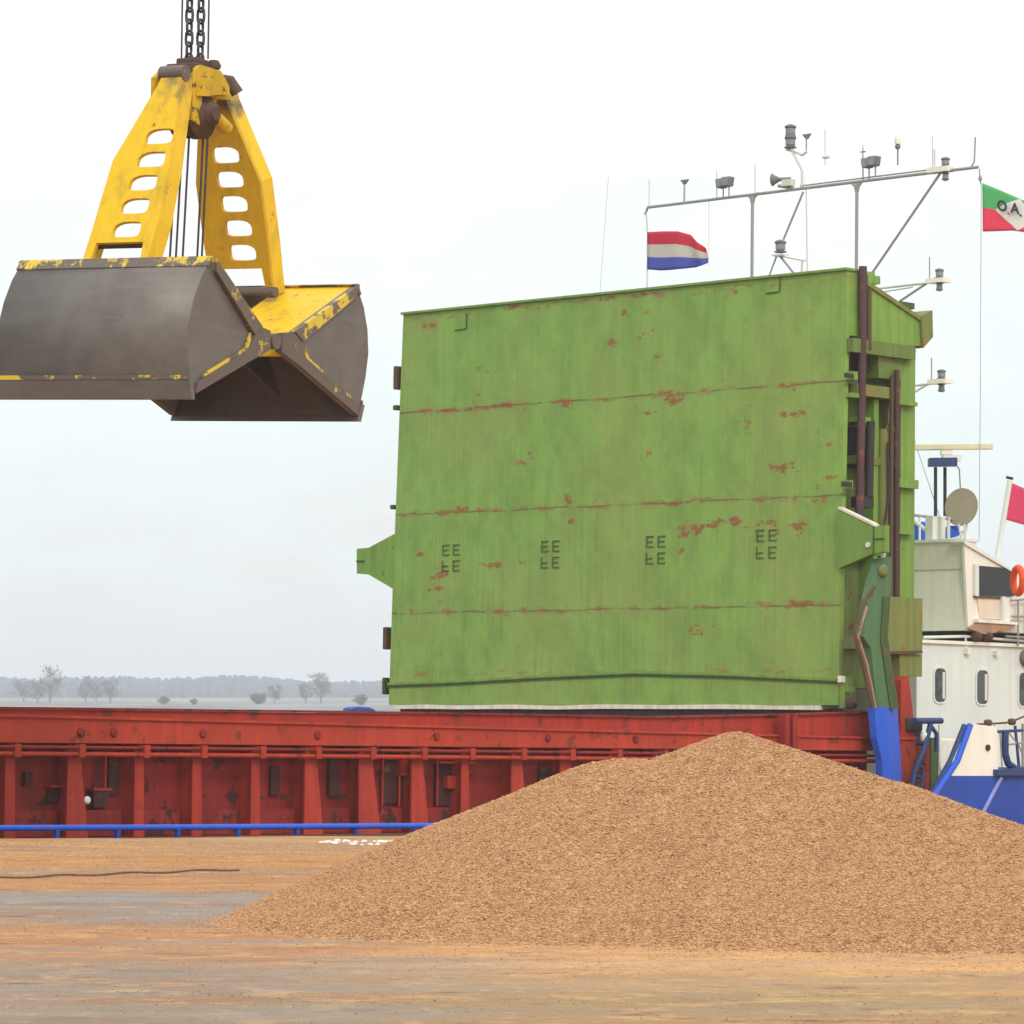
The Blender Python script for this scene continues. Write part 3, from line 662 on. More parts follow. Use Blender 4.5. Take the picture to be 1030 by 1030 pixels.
c.prism([fl(-.035, v, w) for v, w in zr] + [fl(-.035, v, w - .045) for v, w in reversed(zr)], (.034, 0, 0)); c.build('foot_ridge', M['green'], cover)
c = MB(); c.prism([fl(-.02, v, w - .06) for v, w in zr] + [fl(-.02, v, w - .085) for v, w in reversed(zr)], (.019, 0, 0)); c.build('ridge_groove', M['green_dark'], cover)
c = MB()
zz = [(10.0, .03), (9.2, .045), (8.4, .03), (7.2, .05), (6.1, .035), (5, .06), (3.6, .05), (2.4, .065), (1.2, .05), (.35, .055)]
c.prism([fl(-.02, v, w) for v, w in zz] + [fl(-.02, v, w - .065 - (.01 if i % 2 else 0)) for i, (v, w) in reversed(list(enumerate(zz)))], (.25, 0, 0)); c.build('seal_strip', M['seal'], cover)
c = MB(); c.box((.05, .3, -.5), (.5, 9.9, .0)); c.build('foot_shadow_plate', M['dark'], cover)  # dark slab added where the gap under the cover lies in shade
c = MB(); c.prism([fl(-.045, -.05, TOPW + .002), fl(-.045, FARV + .03, TOPW - .028), fl(-.045, FARV + .03, TOPW + .012), fl(-.045, -.05, TOPW + .042)], (.42, 0, 0)); c.build('top_edge', M['green'], cover)
for px, py in ((460, 322), (775, 284)):
    q = sp(px + 5, py, u=0); seam([fl(-.01, q.y, q.z + .13), fl(-.01, q.y, q.z - .14), fl(-.01, q.y + .28, q.z - .15)], .012)
# ears
re = [sp(x, y, u=-.03) for x, y in ((843, 513), (878, 530), (890, 528), (890, 555), (877, 557), (843, 572))]
c = MB(); c.prism(re, (.12, 0, 0)); ear = c.build('ear_plate', M['green'], cover)
c = MB(); a, b = sp(843, 512, u=-.03), sp(879, 529.5, u=-.03); c.prism([a, b, b + Vector((0, 0, .04)), a + Vector((0, 0, .04))], (.14, 0, 0)); c.build('ear_edge', M['seal'], ear)
for x0, y0, x1, y1 in ((878, 529, 879, 557), (878, 541, 889, 542.5)):
    c = MB(); a, b = sp(x0, y1, u=-.045), sp(x1, y0, u=-.045); c.box((-.05, min(a.y, b.y), a.z), (-.031, max(a.y, b.y), b.z)); c.build('ear_joint', M['green_dark'], ear)
c = MB(); q = sp(873, 548, u=-.05); c.lathe((-.031, q.y, q.z), (-1, 0, 0), [(.045, 0), (.045, .03)], 10); c.build('ear_bolt', M['seal'], ear)
le = [sp(x, y, u=.05) for x, y in ((396, 537), (370, 551), (358, 552), (358, 577), (370, 578), (394, 592))]
c = MB(); c.prism([p + Vector((0, -.02, 0)) for p in le], (.14, 0, 0)); ear = c.build('ear_plate', M['green'], cover)
c = MB(); a, b = sp(358, 565, u=.03), sp(366, 563.5, u=.03); c.box((.03, b.y, a.z), (.049, a.y, b.z)); c.build('ear_joint', M['green_dark'], ear)
# container fittings: pairs of small three-pronged brackets
for px, py in ((453.5, 560.5), (553.5, 557), (659.5, 552.5), (771, 546.5)):
    q = sp(px, py, u=0); c = MB()
    for r_ in (0, 1):
        for cc in (0, 1):
            v0 = q.y + (.245 if cc == 0 else -.015); w0 = q.z + (.04 if r_ == 0 else -.24)
            bars = [(0, 0, .018, .19), (0, 0, .16, .018), (0, .085, .14, .018)] + ([(0, .172, .16, .018)] if cc or not r_ else [])
            for bx0, bz0, bw, bh in bars: c.box((LEAN * w0 - .016, v0 - bx0 - bw, w0 + bz0), (LEAN * w0 + .02, v0 - bx0, w0 + bz0 + bh))
    c.build('container_fitting', M['fitting'], cover)
# left edge details
for px, py, wd, hh_, mt in ((400, 380, .10, .42, 'brown'), (399.5, 410, .10, .09, 'green_dark'), (397, 510, .11, .08, 'green_dark'), (389, 642, .09, .40, 'brown'), (387, 690, .06, .30, 'green_dark')):
    q = sp(px, py, u=.15); c = MB(); c.box((.1, q.y - .03, q.z - hh_ / 2), (.26, q.y - .03 + wd, q.z + hh_ / 2)); c.build('side_bracket', M[mt], cover, .02)
# back web and second panel
c = MB(); c.box((.24, .30, .3), (.50, 9.9, 6.4)); c.build('folded_core', M['green'], cover)
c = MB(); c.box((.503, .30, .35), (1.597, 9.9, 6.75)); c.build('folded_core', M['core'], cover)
c = MB(); c.box((1.60, .0, 1.75), (1.98, 10.02, 5.78)); rear = c.build('rear_panel', M['green'], cover)
def side_box(x0, y0, x1, y1, v0, v1, mat, name, bev=.0):
    a, b = sp(x0, y1, v=v0), sp(x1, y0, v=v0); a.x = max(a.x, LEAN * b.z + .03); c = MB(); c.box((a.x, v0, a.z), (b.x, v1, b.z)); return c.build(name, M[mat], cover, bev)
def side_prism(pts, v0, v1, mat, name, par=None):
    c = MB(); c.prism([sp(x, y, v=v0) for x, y in pts], (0, v1 - v0, 0)); return c.build(name, M[mat], par or cover)
side_box(846, 348.5, 921, 352, -.14, .0, 'core', 'side_ledge')
side_box(846, 374, 863, 380, -.16, .4, 'green', 'side_ledge')
side_box(862, 391, 906, 397, -.10, .4, 'olive', 'side_ledge')
side_box(846, 396, 866, 398, -.12, .4, 'green', 'side_ledge')
side_box(842, 483, 858, 490, -.16, .4, 'green', 'side_ledge')
side_box(905, 483, 924, 490, -.12, .2, 'green', 'side_ledge')
side_box(904, 404.5, 923, 406.5, -.12, .2, 'green', 'side_ledge')
side_box(905, 534, 920, 537, -.12, .2, 'green', 'side_ledge')
side_box(843, 484, 847, 489, -.18, -.161, 'dark', 'ledge_end')
side_box(846, 375, 850, 379, -.18, -.161, 'dark', 'ledge_end')
side_box(880, 397, 884, 430, .1, .4, 'green_dark', 'side_web')
side_box(863, 352, 880, 372, .15, .4, 'pipe', 'side_web')
# hydraulic cylinder
a, b = sp(888, 432, v=.05), sp(888, 546, v=.05); a.x = b.x = (a.x + b.x) / 2
c = MB(); c.tube([a, b], .125, 16); cyl = c.build('hydraulic_cylinder', M['olive'], cover)
c = MB(); c.tube([b, b - Vector((0, 0, .4))], .06, 12); c.build('piston_rod', M['pale'], cyl)
q = sp(895, 432, v=-.05); c = MB(); c.lathe((q.x, -.02, q.z), (0, -1, 0), [(.10, 0), (.10, .05), (.05, .05), (.05, .1)], 14); c.build('pivot_pin', M['green_dark'], cyl)
for pth, r, mt in (([(868, 268), (867.5, 350), (866, 440), (864, 530)], .066, 'pipe'), ([(902, 372), (902, 440), (901.5, 600)], .05, 'pipe'), ([(897, 378), (896, 600)], .035, 'brown'), ([(874, 290), (874, 352)], .045, 'brown'), ([(876, 424), (874, 500)], .07, 'dark'), ([(893, 445), (894, 500), (889, 535), (882, 545)], .018, 'dark')):
    c = MB(); c.tube([sp(x, y, v=-.12) for x, y in pth], r, 12); c.build('hydraulic_pipe', M[mt], cover)
side_box(868, 430, 878, 470, -.05, .3, 'dark', 'valve_block'); side_box(868, 500, 879, 510, -.15, .1, 'dark', 'valve_block')
# hinge bracket at the top
hb = side_prism([(869, 283), (874, 286), (929, 323), (929, 348), (880, 347), (866, 346)], -.10, .42, 'green', 'hinge_bracket')
side_prism([(927, 318), (938, 312), (938.5, 339), (929, 350)], -.16, .50, 'olive', 'hinge_plate', hb)
side_prism([(873, 282), (930, 321), (930, 325), (873, 287)], -.14, -.101, 'olive', 'hinge_flange', hb)
side_prism([(883, 353), (922, 353), (912, 364), (906, 382), (884, 380)], -.03, .40, 'core', 'gusset')
side_box(872, 274, 880, 284, -.05, .4, 'green', 'top_block'); side_box(879, 278, 885.5, 285, -.02, .3, 'green', 'top_block'); side_box(870, 276, 873, 283, -.1, -.051, 'dark', 'top_block')
side_box(906, 305, 920, 309, .1, .4, 'green_dark', 'top_block')
# lower box behind the arm
side_box(893, 602, 928, 656, -.18, .35, 'olive', 'lower_box'); side_box(905, 658, 927.5, 680, -.16, .3, 'olive', 'lower_box')
side_prism([(893, 655), (928, 654.5), (928, 657.5), (893, 658)], -.22, -.161, 'brown', 'box_flange')
side_box(843, 640, 872, 652, .0, .4, 'olive', 'side_ledge'); side_box(845, 575, 862, 700, .12, .4, 'core', 'side_web')
side_box(878, 402, 884, 600, .02, .3, 'green', 'side_web')
side_box(892, 402, 900, 600, .06, .3, 'olive', 'side_web')
side_box(862, 420, 876, 424, -.02, .3, 'green', 'side_ledge')
side_box(862, 462, 904, 466, .0, .3, 'olive', 'side_ledge')
side_box(862, 552, 904, 557, .0, .3, 'green', 'side_ledge')
side_box(845, 575, 849, 700, -.003, .1, 'olive', 'side_web')
q = sp(857, 706, v=-.25); c = MB(); c.lathe((q.x, -.2, q.z), (0, -1, 0), [(.05, -.02), (.115, 0), (.115, .08), (.06, .09), (.04, .14)], 18); c.build('guide_wheel', M['brown'], cover)
side_box(844, 688, 850, 712, -.12, -.002, 'green', 'wheel_bracket'); side_box(848, 691, 860, 696, -.16, .1, 'green', 'wheel_bracket')
q = sp(847, 683, v=-.1); c = MB(); c.box((q.x - .04, -.13, q.z - .05), (q.x + .04, -.04, q.z + .05)); c.build('grease_cap', M['cream'], cover)

# ---------------------------------------------------------------- lifting arm with blue base
arm = MB(); arm.prism([sp(x, y, v=-.74) for x, y in ((885, 562), (897, 560), (896, 600), (893, 640), (904, 713), (883, 713), (876, 652), (868, 640), (873, 605))], (0, .15, 0))
armo = arm.build('lifting_arm', M['sea_green'], ship)
c = MB(); c.prism([sp(x, y, v=-.762) for x, y in ((889, 600), (896, 600), (892.5, 640), (903.5, 713), (896, 713), (886, 642))], (0, .02, 0)); c.build('arm_web', M['green_dark'], armo)
c = MB(); c.tube([sp(x, y, v=-.80) for x, y in ((880, 590), (868, 606), (859, 636), (868, 668), (877, 712))], .03, 8); c.build('arm_hose', M['brown'], armo)
c = MB(); c.tube([sp(x, y, v=-.80) for x, y in ((872, 610), (863, 640), (872, 668), (881, 712))], .02, 8); c.build('arm_hose', M['tan'], armo)
c = MB(); q = sp(888, 574, v=-.76); c.lathe((q.x, -.745, q.z), (0, -1, 0), [(.10, 0), (.10, .04), (.05, .06)], 14); c.build('arm_pin', M['olive'], armo)
base = MB(); base.prism([sp(x, y, v=-.79) for x, y in ((879.5, 712), (891.5, 711), (893.5, 745), (896, 830), (890, 830), (887, 765), (882, 742))], (0, .13, 0))
bo = base.build('arm_base', M['blue'], ship)
c = MB(); a = [sp(x, y, v=-.79) for x, y in ((891.5, 711), (893.5, 745), (896, 830))]; b = [sp(x, y, v=-.55) for x, y in ((902.5, 711), (906, 760), (909, 830))]
c.add(a + b, [(0, 1, 4, 3), (1, 2, 5, 4)]); q = [p + Vector((0, .15, 0)) for p in a + b]; c.add(q, [(0, 3, 4, 1), (1, 4, 5, 2)]); c.build('base_flank', M['blue'], bo)
side_prism([(906, 684), (914, 680), (921, 742), (921.5, 830), (905, 830)], -.35, -.02, 'red', 'end_bracket', ship)
side_prism([(905, 741), (922, 741), (922, 744), (905, 744)], -.38, -.352, 'red_rim', 'bracket_flange', ship)

# ---------------------------------------------------------------- deckhouse
HV = .45                                       # near side wall
dh = MB(); a = sp(917, 690, v=HV); roof_w = sp(930, 647, v=HV).z
U0 = sp(922, 690, v=HV).x
dh.box((U0, HV, -1.86), (14, 9.6, roof_w))
house = dh.build('deckhouse', M['white'], ship)
c = MB(); c.prism([sp(917, 722, v=HV + .3), sp(919.5, 680, v=HV + .3), sp(925, 680, v=HV + .3), sp(925, 722, v=HV + .3)], (0, 1.5, 0)); c.build('corner_plate', M['white'], house)
c = MB(); c.box((U0 - .05, HV - .05, roof_w + .003), (14.1, 9.7, roof_w + .06)); c.build('roof_edge', M['cream'], house)
def rrect(u0, u1, w0, w1, r, n=5):
    P = []
    for cu, cw, a0 in ((u1 - r, w1 - r, 0), (u0 + r, w1 - r, 90), (u0 + r, w0 + r, 180), (u1 - r, w0 + r, 270)):
        for k in range(n + 1):
            t = R(a0 + 90 * k / n); P.append((cu + r * math.cos(t), cw + r * math.sin(t)))
    return P
for x0, x1, y0, y1 in ((939.5, 951, 672.5, 706), (982, 993.5, 674.5, 708), (1024.5, 1036, 677, 710), (1066, 1077.5, 679, 712)):
    a, b = sp(x0, y1, v=HV), sp(x1, y0, v=HV); m_ = rrect(a.x, b.x, a.z, b.z, .10); o2 = rrect(a.x - .03, b.x + .03, a.z - .03, b.z + .03, .125)
    n = len(m_); c = MB()
    vsx = [(u, HV - .016, w) for u, w in m_] + [(u, HV - .016, w) for u, w in o2] + [(u, HV - .002, w) for u, w in m_] + [(u, HV - .002, w) for u, w in o2]
    fs = []
    for i in range(n):
        j = (i + 1) % n; fs += [(i, j, n + j, n + i), (n + i, n + j, 3 * n + j, 3 * n + i), (j, i, 2 * n + i, 2 * n + j)]
    c.add(vsx, fs); wi = c.build('window', M['white'], house)
    c = MB(); c.prism([(u, HV - .004, w) for u, w in m_], (0, -.006, 0)); c.build('pane', M['glass'], wi)
    c = MB(); um = b.x - (b.x - a.x) * .30; c.box((um, HV - .014, a.z + .06), (b.x - .02, HV - .0105, b.z - .06)); c.build('curtain', M['pale'], wi)
q = sp(945, 660, v=HV - .05)
for x, y, s in ((971, 655, .05), (1000, 657, .04)):
    q = sp(x, y, v=HV); c = MB(); c.box((q.x - s, HV - .09, q.z - s), (q.x + s, HV - .002, q.z + s)); c.build('deck_lamp', M['grey'], house)
q = sp(1030, 662, v=HV); c = MB(); c.lathe((q.x, HV - .002, q.z), (0, -1, 0), [(.14, 0), (.14, .08), (.08, .12)], 16); c.build('round_lamp', M['lamp_grey'], house)
UF0 = sp(972, 590, v=HV).x + .25
# dark gap band and rail between deckhouse and wheelhouse
c = MB(); a = sp(928, 645, v=HV + .4); c.box((UF0, HV + .35, roof_w + .062), (14, 9, roof_w + .5)); c.build('roof_plinth', M['dark'], house)
c = MB(); p0, p1 = sp(929, 641, v=HV + .1), sp(971, 640, v=HV); p2 = sp(972, 655, v=HV)
c.tube([p0, p1, p2], .025, 8); c.tube([p1, sp(1030, 645, v=HV)], .022, 8); c.build('roof_rail', M['white'], house)
# wheelhouse
UF = sp(972, 590, v=HV).x; WT = sp(972, 545, v=HV).z; WB = sp(972, 634, v=HV).z
FL = UF + 1.45
wh = MB(); wh.box((UF, HV, WB), (12, 9.3, WT - .45)); wheel = wh.build('wheelhouse', M['grey'], ship)
c = MB(); c.prism([(UF - .02, HV, WT - .452), (UF - .10, HV - .06, WT), (UF - .10, 9.36, WT), (UF - .02, 9.3, WT - .452)], (.3, 0, 0)); c.build('visor_band', M['grey'], wheel)
c = MB(); c.box((UF - .13, HV - .08, WT + .003), (UF + .25, 9.4, WT + .05)); c.build('roof_edge', M['white'], wheel)
c = MB(); c.prism([sp(x, y, v=HV - .05) for x, y in ((970, 548), (973, 548), (1016, 575), (1016, 626), (990, 625), (974, 634))], (0, .048, 0)); side = c.build('side_wall', M['cream'], wheel)
c = MB(); c.prism([sp(x, y, v=HV - .09) for x, y in ((969, 545), (973, 544.5), (1018, 572), (1018, 575), (972, 548))], (0, .3, 0)); c.build('roof_slope', M['white'], wheel)
c = MB(); c.prism([sp(x, y, v=HV - .075) for x, y in ((985, 569), (1020, 572), (1020, 600), (985, 599))], (0, .02, 0)); wn_ = c.build('bridge_window', M['black_glass'], wheel)
c = MB(); c.prism([sp(x, y, v=HV - .10) for x, y in ((981, 567.5), (984.8, 568), (984.8, 600), (981, 599))], (0, .045, 0)); c.build('window_frame', M['white'], wn_)
c = MB(); c.prism([sp(x, y, v=HV - .10) for x, y in ((981, 599.5), (1010, 600.5), (1010, 602), (981, 601))], (0, .04, 0)); c.build('window_sill', M['brown'], wn_)
c = MB(); c.prism([sp(x, y, v=HV - .07) for x, y in ((983, 602.5), (1008, 603), (1008, 623), (986, 622))], (0, .018, 0)); c.build('lower_panel', steel_paint('blush_cream_paint', (.72, .60, .48), .8, .5, .04, .05), wheel)
c = MB(); c.prism([sp(x, y, v=HV - .14) for x, y in ((1008.5, 600), (1011, 600), (1011, 625), (1008.5, 625))], (0, .08, 0)); c.build('corner_post', M['white'], wheel)
c = MB(); c.prism([sp(x, y, v=HV - .12) for x, y in ((974, 632), (986, 625.5), (1024, 626), (1017, 634), (990, 638))], (0, .06, 0)); c.build('wing_underside', M['tan'], wheel)
c = MB(); c.prism([sp(x, y, v=HV - .15) for x, y in ((984, 622.5), (1024, 626), (1024, 628.5), (984, 626))], (0, .1, 0)); c.build('wing_edge', M['cream'], wheel)
for x in (984, 995): q = sp(x, 640, v=HV - .1); c = MB(); c.lathe((q.x - .1, HV - .1, q.z), (1, .3, 0), [(.05, 0), (.08, .02), (.08, .18), (.04, .2)], 12); c.build('deck_light', M['brown'], wheel)
for x0, y0, x1, y1 in ((1017, 604, 1040, 602), (1018, 620, 1040, 620), (1024, 604, 1024, 650), (1033, 604, 1033, 650), (1012, 640, 1040, 642)):
    c = MB(); c.tube([sp(x0, y0, v=HV - .1), sp(x1, y1, v=HV - .1)], .02, 6); c.build('wing_rail', M['mast'], wheel)
# roof railings, posts and boxes on the wheelhouse roof
V1 = 1.4
for pth, r, mt in (([(918, 518), (944, 521), (958, 522)], .025, 'mast'), ([(918, 523), (938, 538)], .035, 'white'), ([(925, 519), (925, 543)], .022, 'white'), ([(932, 520), (932, 543)], .022, 'white'), ([(954, 520), (954, 543)], .03, 'pale'), ([(944, 536), (950, 543)], .03, 'white'), ([(918, 518), (918, 543)], .02, 'white')):
    c = MB(); c.tube([sp(x, y, v=V1) for x, y in pth], r, 8); c.build('roof_rail', M[mt], wheel)
def vbox(x0, y0, x1, y1, v0, v1, mat, name, par, bev=0):
    a, b = sp(x0, y1, v=v0), sp(x1, y0, v=v0); c = MB(); c.box((a.x, v0, a.z), (b.x, v1, b.z)); return c.build(name, M[mat], par, bev)
vbox(938, 520, 943, 544, 1.2, 1.35, 'pale', 'roof_post', wheel); vbox(947, 520, 951, 544, 1.25, 1.38, 'pale', 'roof_post', wheel)
for x0, y0, x1, y1 in ((928, 525, 937, 543), (942, 526, 947, 543)): vbox(x0, y0, x1, y1, 2.0, 2.5, 'blue', 'roof_locker', wheel, .05)
c = MB(); q = sp(958, 543, v=1.5); q2 = sp(958, 529, v=1.5); c.lathe((q.x, 1.5, q.z), (0, 0, 1), [(.16, 0), (.17, .08), (.13, .2), (.1, q2.z - q.z)], 14); c.build('deck_ventilator', M['blue'], wheel)
c = MB(); c.prism([sp(x, y, v=1.3) for x, y in ((958, 544), (968, 537), (970, 534), (971, 544))], (0, .25, 0)); c.build('roof_fairing', M['white'], wheel)
# satellite dish
DY = 64.5
dc = sl(967, 510, DY); dn = (SHIP_I.to_3x3() @ Vector((-.62, -.80, .12))).normalized()
c = MB(); prof = [(.33 * k / 8, -.07 * (1 - (k / 8) ** 2)) for k in range(1, 9)] + [(.33, .012), (.30, .0)]
c.lathe(dc, dn, prof, 28); dish = c.build('satellite_dish', M['dish'], ship)
c = MB(); c.tube([dc - dn * .07, dc - dn * .25, sl(969, 545, DY + .25)], .03, 8); c.build('dish_mount', M['pale'], dish)
c = MB(); c.tube([sl(964, 527, DY - .1), sl(967, 541, DY - .1)], .02, 6); c.tube([sl(970, 527, DY - .1), sl(971, 541, DY - .1)], .02, 6); c.build('dish_strut', M['pale'], dish)
# radar
RY = 65.0
c = MB(); ax = SHIP_I.to_3x3() @ Vector((1, 0, .01)); mid = sl(957, 449.5, RY); a3 = ax.normalized(); u3 = Vector((0, 0, 1)); n3 = a3.cross(u3)
def obox(mb, o, ax_, hx_, hy_, hz_):
    X_, Y_, Z_ = ax_; vs2 = [o + X_ * (sx * hx_) + Y_ * (sy * hy_) + Z_ * (sz * hz_) for sz in (-1, 1) for sx, sy in ((-1, -1), (1, -1), (1, 1), (-1, 1))]
    mb.add(vs2, [(0, 3, 2, 1), (4, 5, 6, 7), (0, 1, 5, 4), (1, 2, 6, 5), (2, 3, 7, 6), (3, 0, 4, 7)]); return mb
obox(c, mid, (a3, n3, u3), .72, .06, .055); radar = c.build('radar_scanner', steel_paint('ivory_paint', (.66, .64, .45), .85, .5, .04, .05), ship, .02)
c = MB(); obox(c, sl(952, 455.5, RY), (a3, n3, u3), .10, .08, .035); obox(c, sl(957, 461, RY), (a3, n3, u3), .16, .12, .05); c.build('radar_pedestal', M['cream'], radar)
c = MB(); obox(c, sl(948, 465, RY - .05), (a3, n3, u3), .24, .15, .07); c.build('radar_gearbox', M['navy'], radar)
for x, y1 in ((941, 519), (950.5, 519)): c = MB(); c.tube([sl(x, 470, RY), sl(x, y1, RY)], .03, 8); c.build('radar_leg', M['dark'], radar)
c = MB(); c.tube([sl(962, 468, RY), sl(965, 472, RY), sl(966, 490, RY), sl(967, 505, RY)], .014, 6); c.build('radar_cable', M['mast'], radar)
c = MB(); c.tube([sl(919, 441, RY + 2), sl(947, 525, RY)], .008, 5); c.build('stay_wire', M['mast'], ship)

# ---------------------------------------------------------------- goalpost mast
UM = 5.0
def mp_(px, py): return sp(px, py, u=UM)
WBm = WT
bar0, bar1 = mp_(649, 210), mp_(984, 168)
c = MB(); c.tube([mp_(649, 216), bar0 + Vector((0, -.06, .02)), bar1], .027, 10); mast = c.build('mast_crossbar', M['mast'], ship)
c = MB(); c.tube([mp_(805, 187), mp_(945, 169.5)], .014, 6); c.build('mast_top_rail', M['mast'], mast)
for px, py, r in ((757, 196, .03), (862, 184, .03)):
    p = mp_(px, py); c = MB(); c.tube([p, (p.x, p.y, WBm)], r, 10); c.tube([p + Vector((0, .13, .015)), p + Vector((0, .04, -.06)), p + Vector((0, 0, -.2))], .024, 8); c.tube([p + Vector((0, -.13, .03)), p + Vector((0, -.04, -.06)), p + Vector((0, 0, -.2))], .024, 8); c.build('mast_post', M['mast'], mast)
p = mp_(650, 212); c = MB(); c.tube([p, mp_(651.5, 236), (p.x, mp_(651.5, 290).y, WBm)], .016, 8); c.build('mast_post', M['pale'], mast)
for a_, b_, r, mt in (((946, 174), (877, 275), .024, 'mast'), ((808, 193), (788, 241), .02, 'mast'), ((811, 190), (812, 274), .012, 'antenna'), ((781, 258), (772, 282), .016, 'mast'), ((785, 258), (801, 278), .022, 'mast'), ((784, 257), (810, 262), .022, 'cream'), ((807, 262), (806, 282), .02, 'pale')):
    c = MB(); c.tube([mp_(*a_), mp_(*b_)], r, 8); c.build('mast_brace', M[mt], mast)
def lantern(px, py, s, n=1, down=False, par=None, name='signal_lantern', P=mp_):
    p = P(px, py); c = MB(); d = -1 if down else 1
    prof = [(.10, 0), (.12, .02), (.06, .03)]
    for k in range(n): prof += [(.085, .05 + .2 * k), (.085, .16 + .2 * k), (.105, .165 + .2 * k), (.105, .20 + .2 * k)]
    prof += [(.04, prof[-1][1] + .03)]
    c.lathe(p, (0, 0, d), [(r * s, h_ * s) for r, h_ in prof], 14); l = c.build(name, M['lamp_grey'], par or mast)
    c = MB()
    for k in range(n): c.lathe(p + Vector((0, 0, d * (.055 + .2 * k) * s)), (0, 0, d), [(.09 * s, 0), (.09 * s, .10 * s)], 14)
    c.build('lantern_lens', M['lens'], l); return l
# centre lantern column
c = MB(); c.tube([mp_(807, 188), mp_(807, 172), mp_(805, 167), mp_(797, 152), mp_(791, 150)], .026, 8); c.tube([mp_(797, 151), mp_(807, 156), mp_(812, 152)], .025, 6); c.build('lantern_column', M['pale'], mast)
lantern(795, 149, 1.0, 2); lantern(785, 254, 1.0, 1)
c = MB(); p = mp_(785, 256); c.box((p.x - .1, p.y - .12, p.z - .03), (p.x + .1, p.y + .12, p.z)); c.build('lantern_plate', M['pale'], mast)
# wind sensors, spikes and whips
def vane(px, py, h_):
    p = mp_(px, py); c = MB(); c.tube([p, p + Vector((0, 0, h_))], .012, 6); t = p + Vector((0, 0, h_))
    c.prism([t + Vector((0, -.10, .07)), t + Vector((0, .10, .07)), t + Vector((0, .02, -.02)), t + Vector((0, -.02, -.02))], (.03, 0, 0)); c.build('wind_sensor', M['lamp_grey'], mast)
vane(688, 205, .38); vane(811, 152, .24)
for px, y0, y1, r in ((653, 209, 180, .010), (689, 204, 186, .014), (759.5, 195, 165, .010), (830, 166, 130, .010), (868, 181, 146, .012), (938, 170, 136, .010), (940, 170, 150, .016), (721, 200, 172, .010), (713, 268, 200, .006)):
    c = MB(); c.tube([mp_(px, y0), mp_(px, y1)], r, 6); c.build('whip_antenna', M['antenna'], mast)
c = MB(); c.tube([mp_(976, 169), mp_(980, 163), mp_(981, 138)], .014, 6); c.build('whip_antenna', M['mast'], mast)
c = MB(); c.tube([mp_(868, 182), mp_(868, 150)], .012, 6); c.tube([sp(865.5, 153, u=UM), sp(870.5, 152.5, u=UM)], .012, 6); c.build('aerial_cross', M['lamp_grey'], mast)
c = MB(); c.tube([mp_(828, 158), mp_(834, 158)], .03, 6); c.build('aerial_knob', M['pale'], mast)
p = mp_(903, 166); c = MB(); c.tube([p, mp_(903, 150)], .014, 6); c.lathe(mp_(903, 150), (0, 0, 1), [(.03, 0), (.05, .03), (.05, .06), (.03, .08)], 10); t_ = c.build('beacon_stem', M['lamp_grey'], mast)
c = MB(); c.lathe(mp_(903, 145), (0, 0, 1), [(.055, 0), (.06, .08), (.04, .14)], 12); c.build('beacon', M['cream'], t_)
# double floodlights
for px, py in ((732, 185), (879, 164.5)):
    p = mp_(px, py); fl_ = None
    for k, dv in enumerate((.105, -.075)):
        c = MB(); o_c = p + Vector((0 if k == 0 else -.05, dv, .01 * k)); q3 = (.12, .105, .10)
        z_ = [(-q3[0], -q3[1] * .72, -q3[2] * .75), (-q3[0], q3[1] * .72, -q3[2] * .75), (-q3[0], q3[1], q3[2]), (-q3[0], -q3[1], q3[2])]
        c.prism([o_c + Vector(t3) for t3 in z_], (.16, 0, 0)); fo = c.build('floodlight', M['lamp_grey'], mast, .02)
        c = MB(); c.prism([o_c + Vector((t3[0] - .004, t3[1] * .82, t3[2] * .8)) for t3 in z_], (-.012, 0, 0)); c.build('floodlight_glass', M['lens'], fo)
        c = MB(); c.tube([o_c, o_c + Vector((0, 0, -.26))], .014, 6); c.build('floodlight_leg', M['mast'], fo)
# horn
p = mp_(777, 181); hd = Vector((-.25, .95, 0)).normalized(); c = MB(); c.lathe(p, -hd, [(.115, 0), (.09, .03), (.035, .14), (.03, .36)], 18); hn = c.build('signal_horn', M['lamp_grey'], mast)
c = MB(); obox(c, mp_(793, 184), (Vector((1, 0, 0)), Vector((0, 1, 0)), Vector((0, 0, 1))), .07, .10, .06); c.build('horn_driver', M['pale'], hn)
c = MB(); c.tube([mp_(783, 187), mp_(798, 189)], .03, 6); c.build('horn_bracket', M['mast'], hn)
# outriggers with lanterns
for a_, b_, g_ in (((884, 290), (950, 282.5), (905, 303)), ((918, 388), (952, 384), None)):
    c = MB(); c.tube([mp_(*a_), mp_(*b_)], .025, 8); og = c.build('lantern_outrigger', M['pale'], mast)
    ex, ey = b_[0] - 5, b_[1]
    if g_: c = MB(); c.tube([mp_(*g_), mp_(932, 285)], .022, 6); c.tube([mp_(886, 294), mp_(918, 289)], .010, 5); c.build('outrigger_brace', M['mast'], og)
    else: c = MB(); c.tube([mp_(919, 395), mp_(934, 386)], .02, 6); c.build('outrigger_brace', M['pale'], og)
    q = mp_(ex, ey); c = MB(); c.box((q.x - .12, q.y - .16, q.z - .035), (q.x + .12, q.y + .22, q.z + .04)); c.build('lantern_bracket', M['cream'], og)
    lantern(ex, ey - 2.5, .75, 1, False, og); lantern(ex, ey + 2.5, .6, 1, True, og)
    c = MB(); c.tube([mp_(ex - 10, ey), mp_(ex - 10, ey - 24)], .012, 6); c.build('whip_antenna', M['mast'], og)
q = mp_(947, 171); c = MB(); c.box((q.x - .1, q.y - .2, q.z - .04), (q.x + .1, q.y + .25, q.z + .05)); c.build('lantern_bracket', M['cream'], mast)
lantern(951, 168, .75, 1); lantern(951, 174, .6, 1, True)
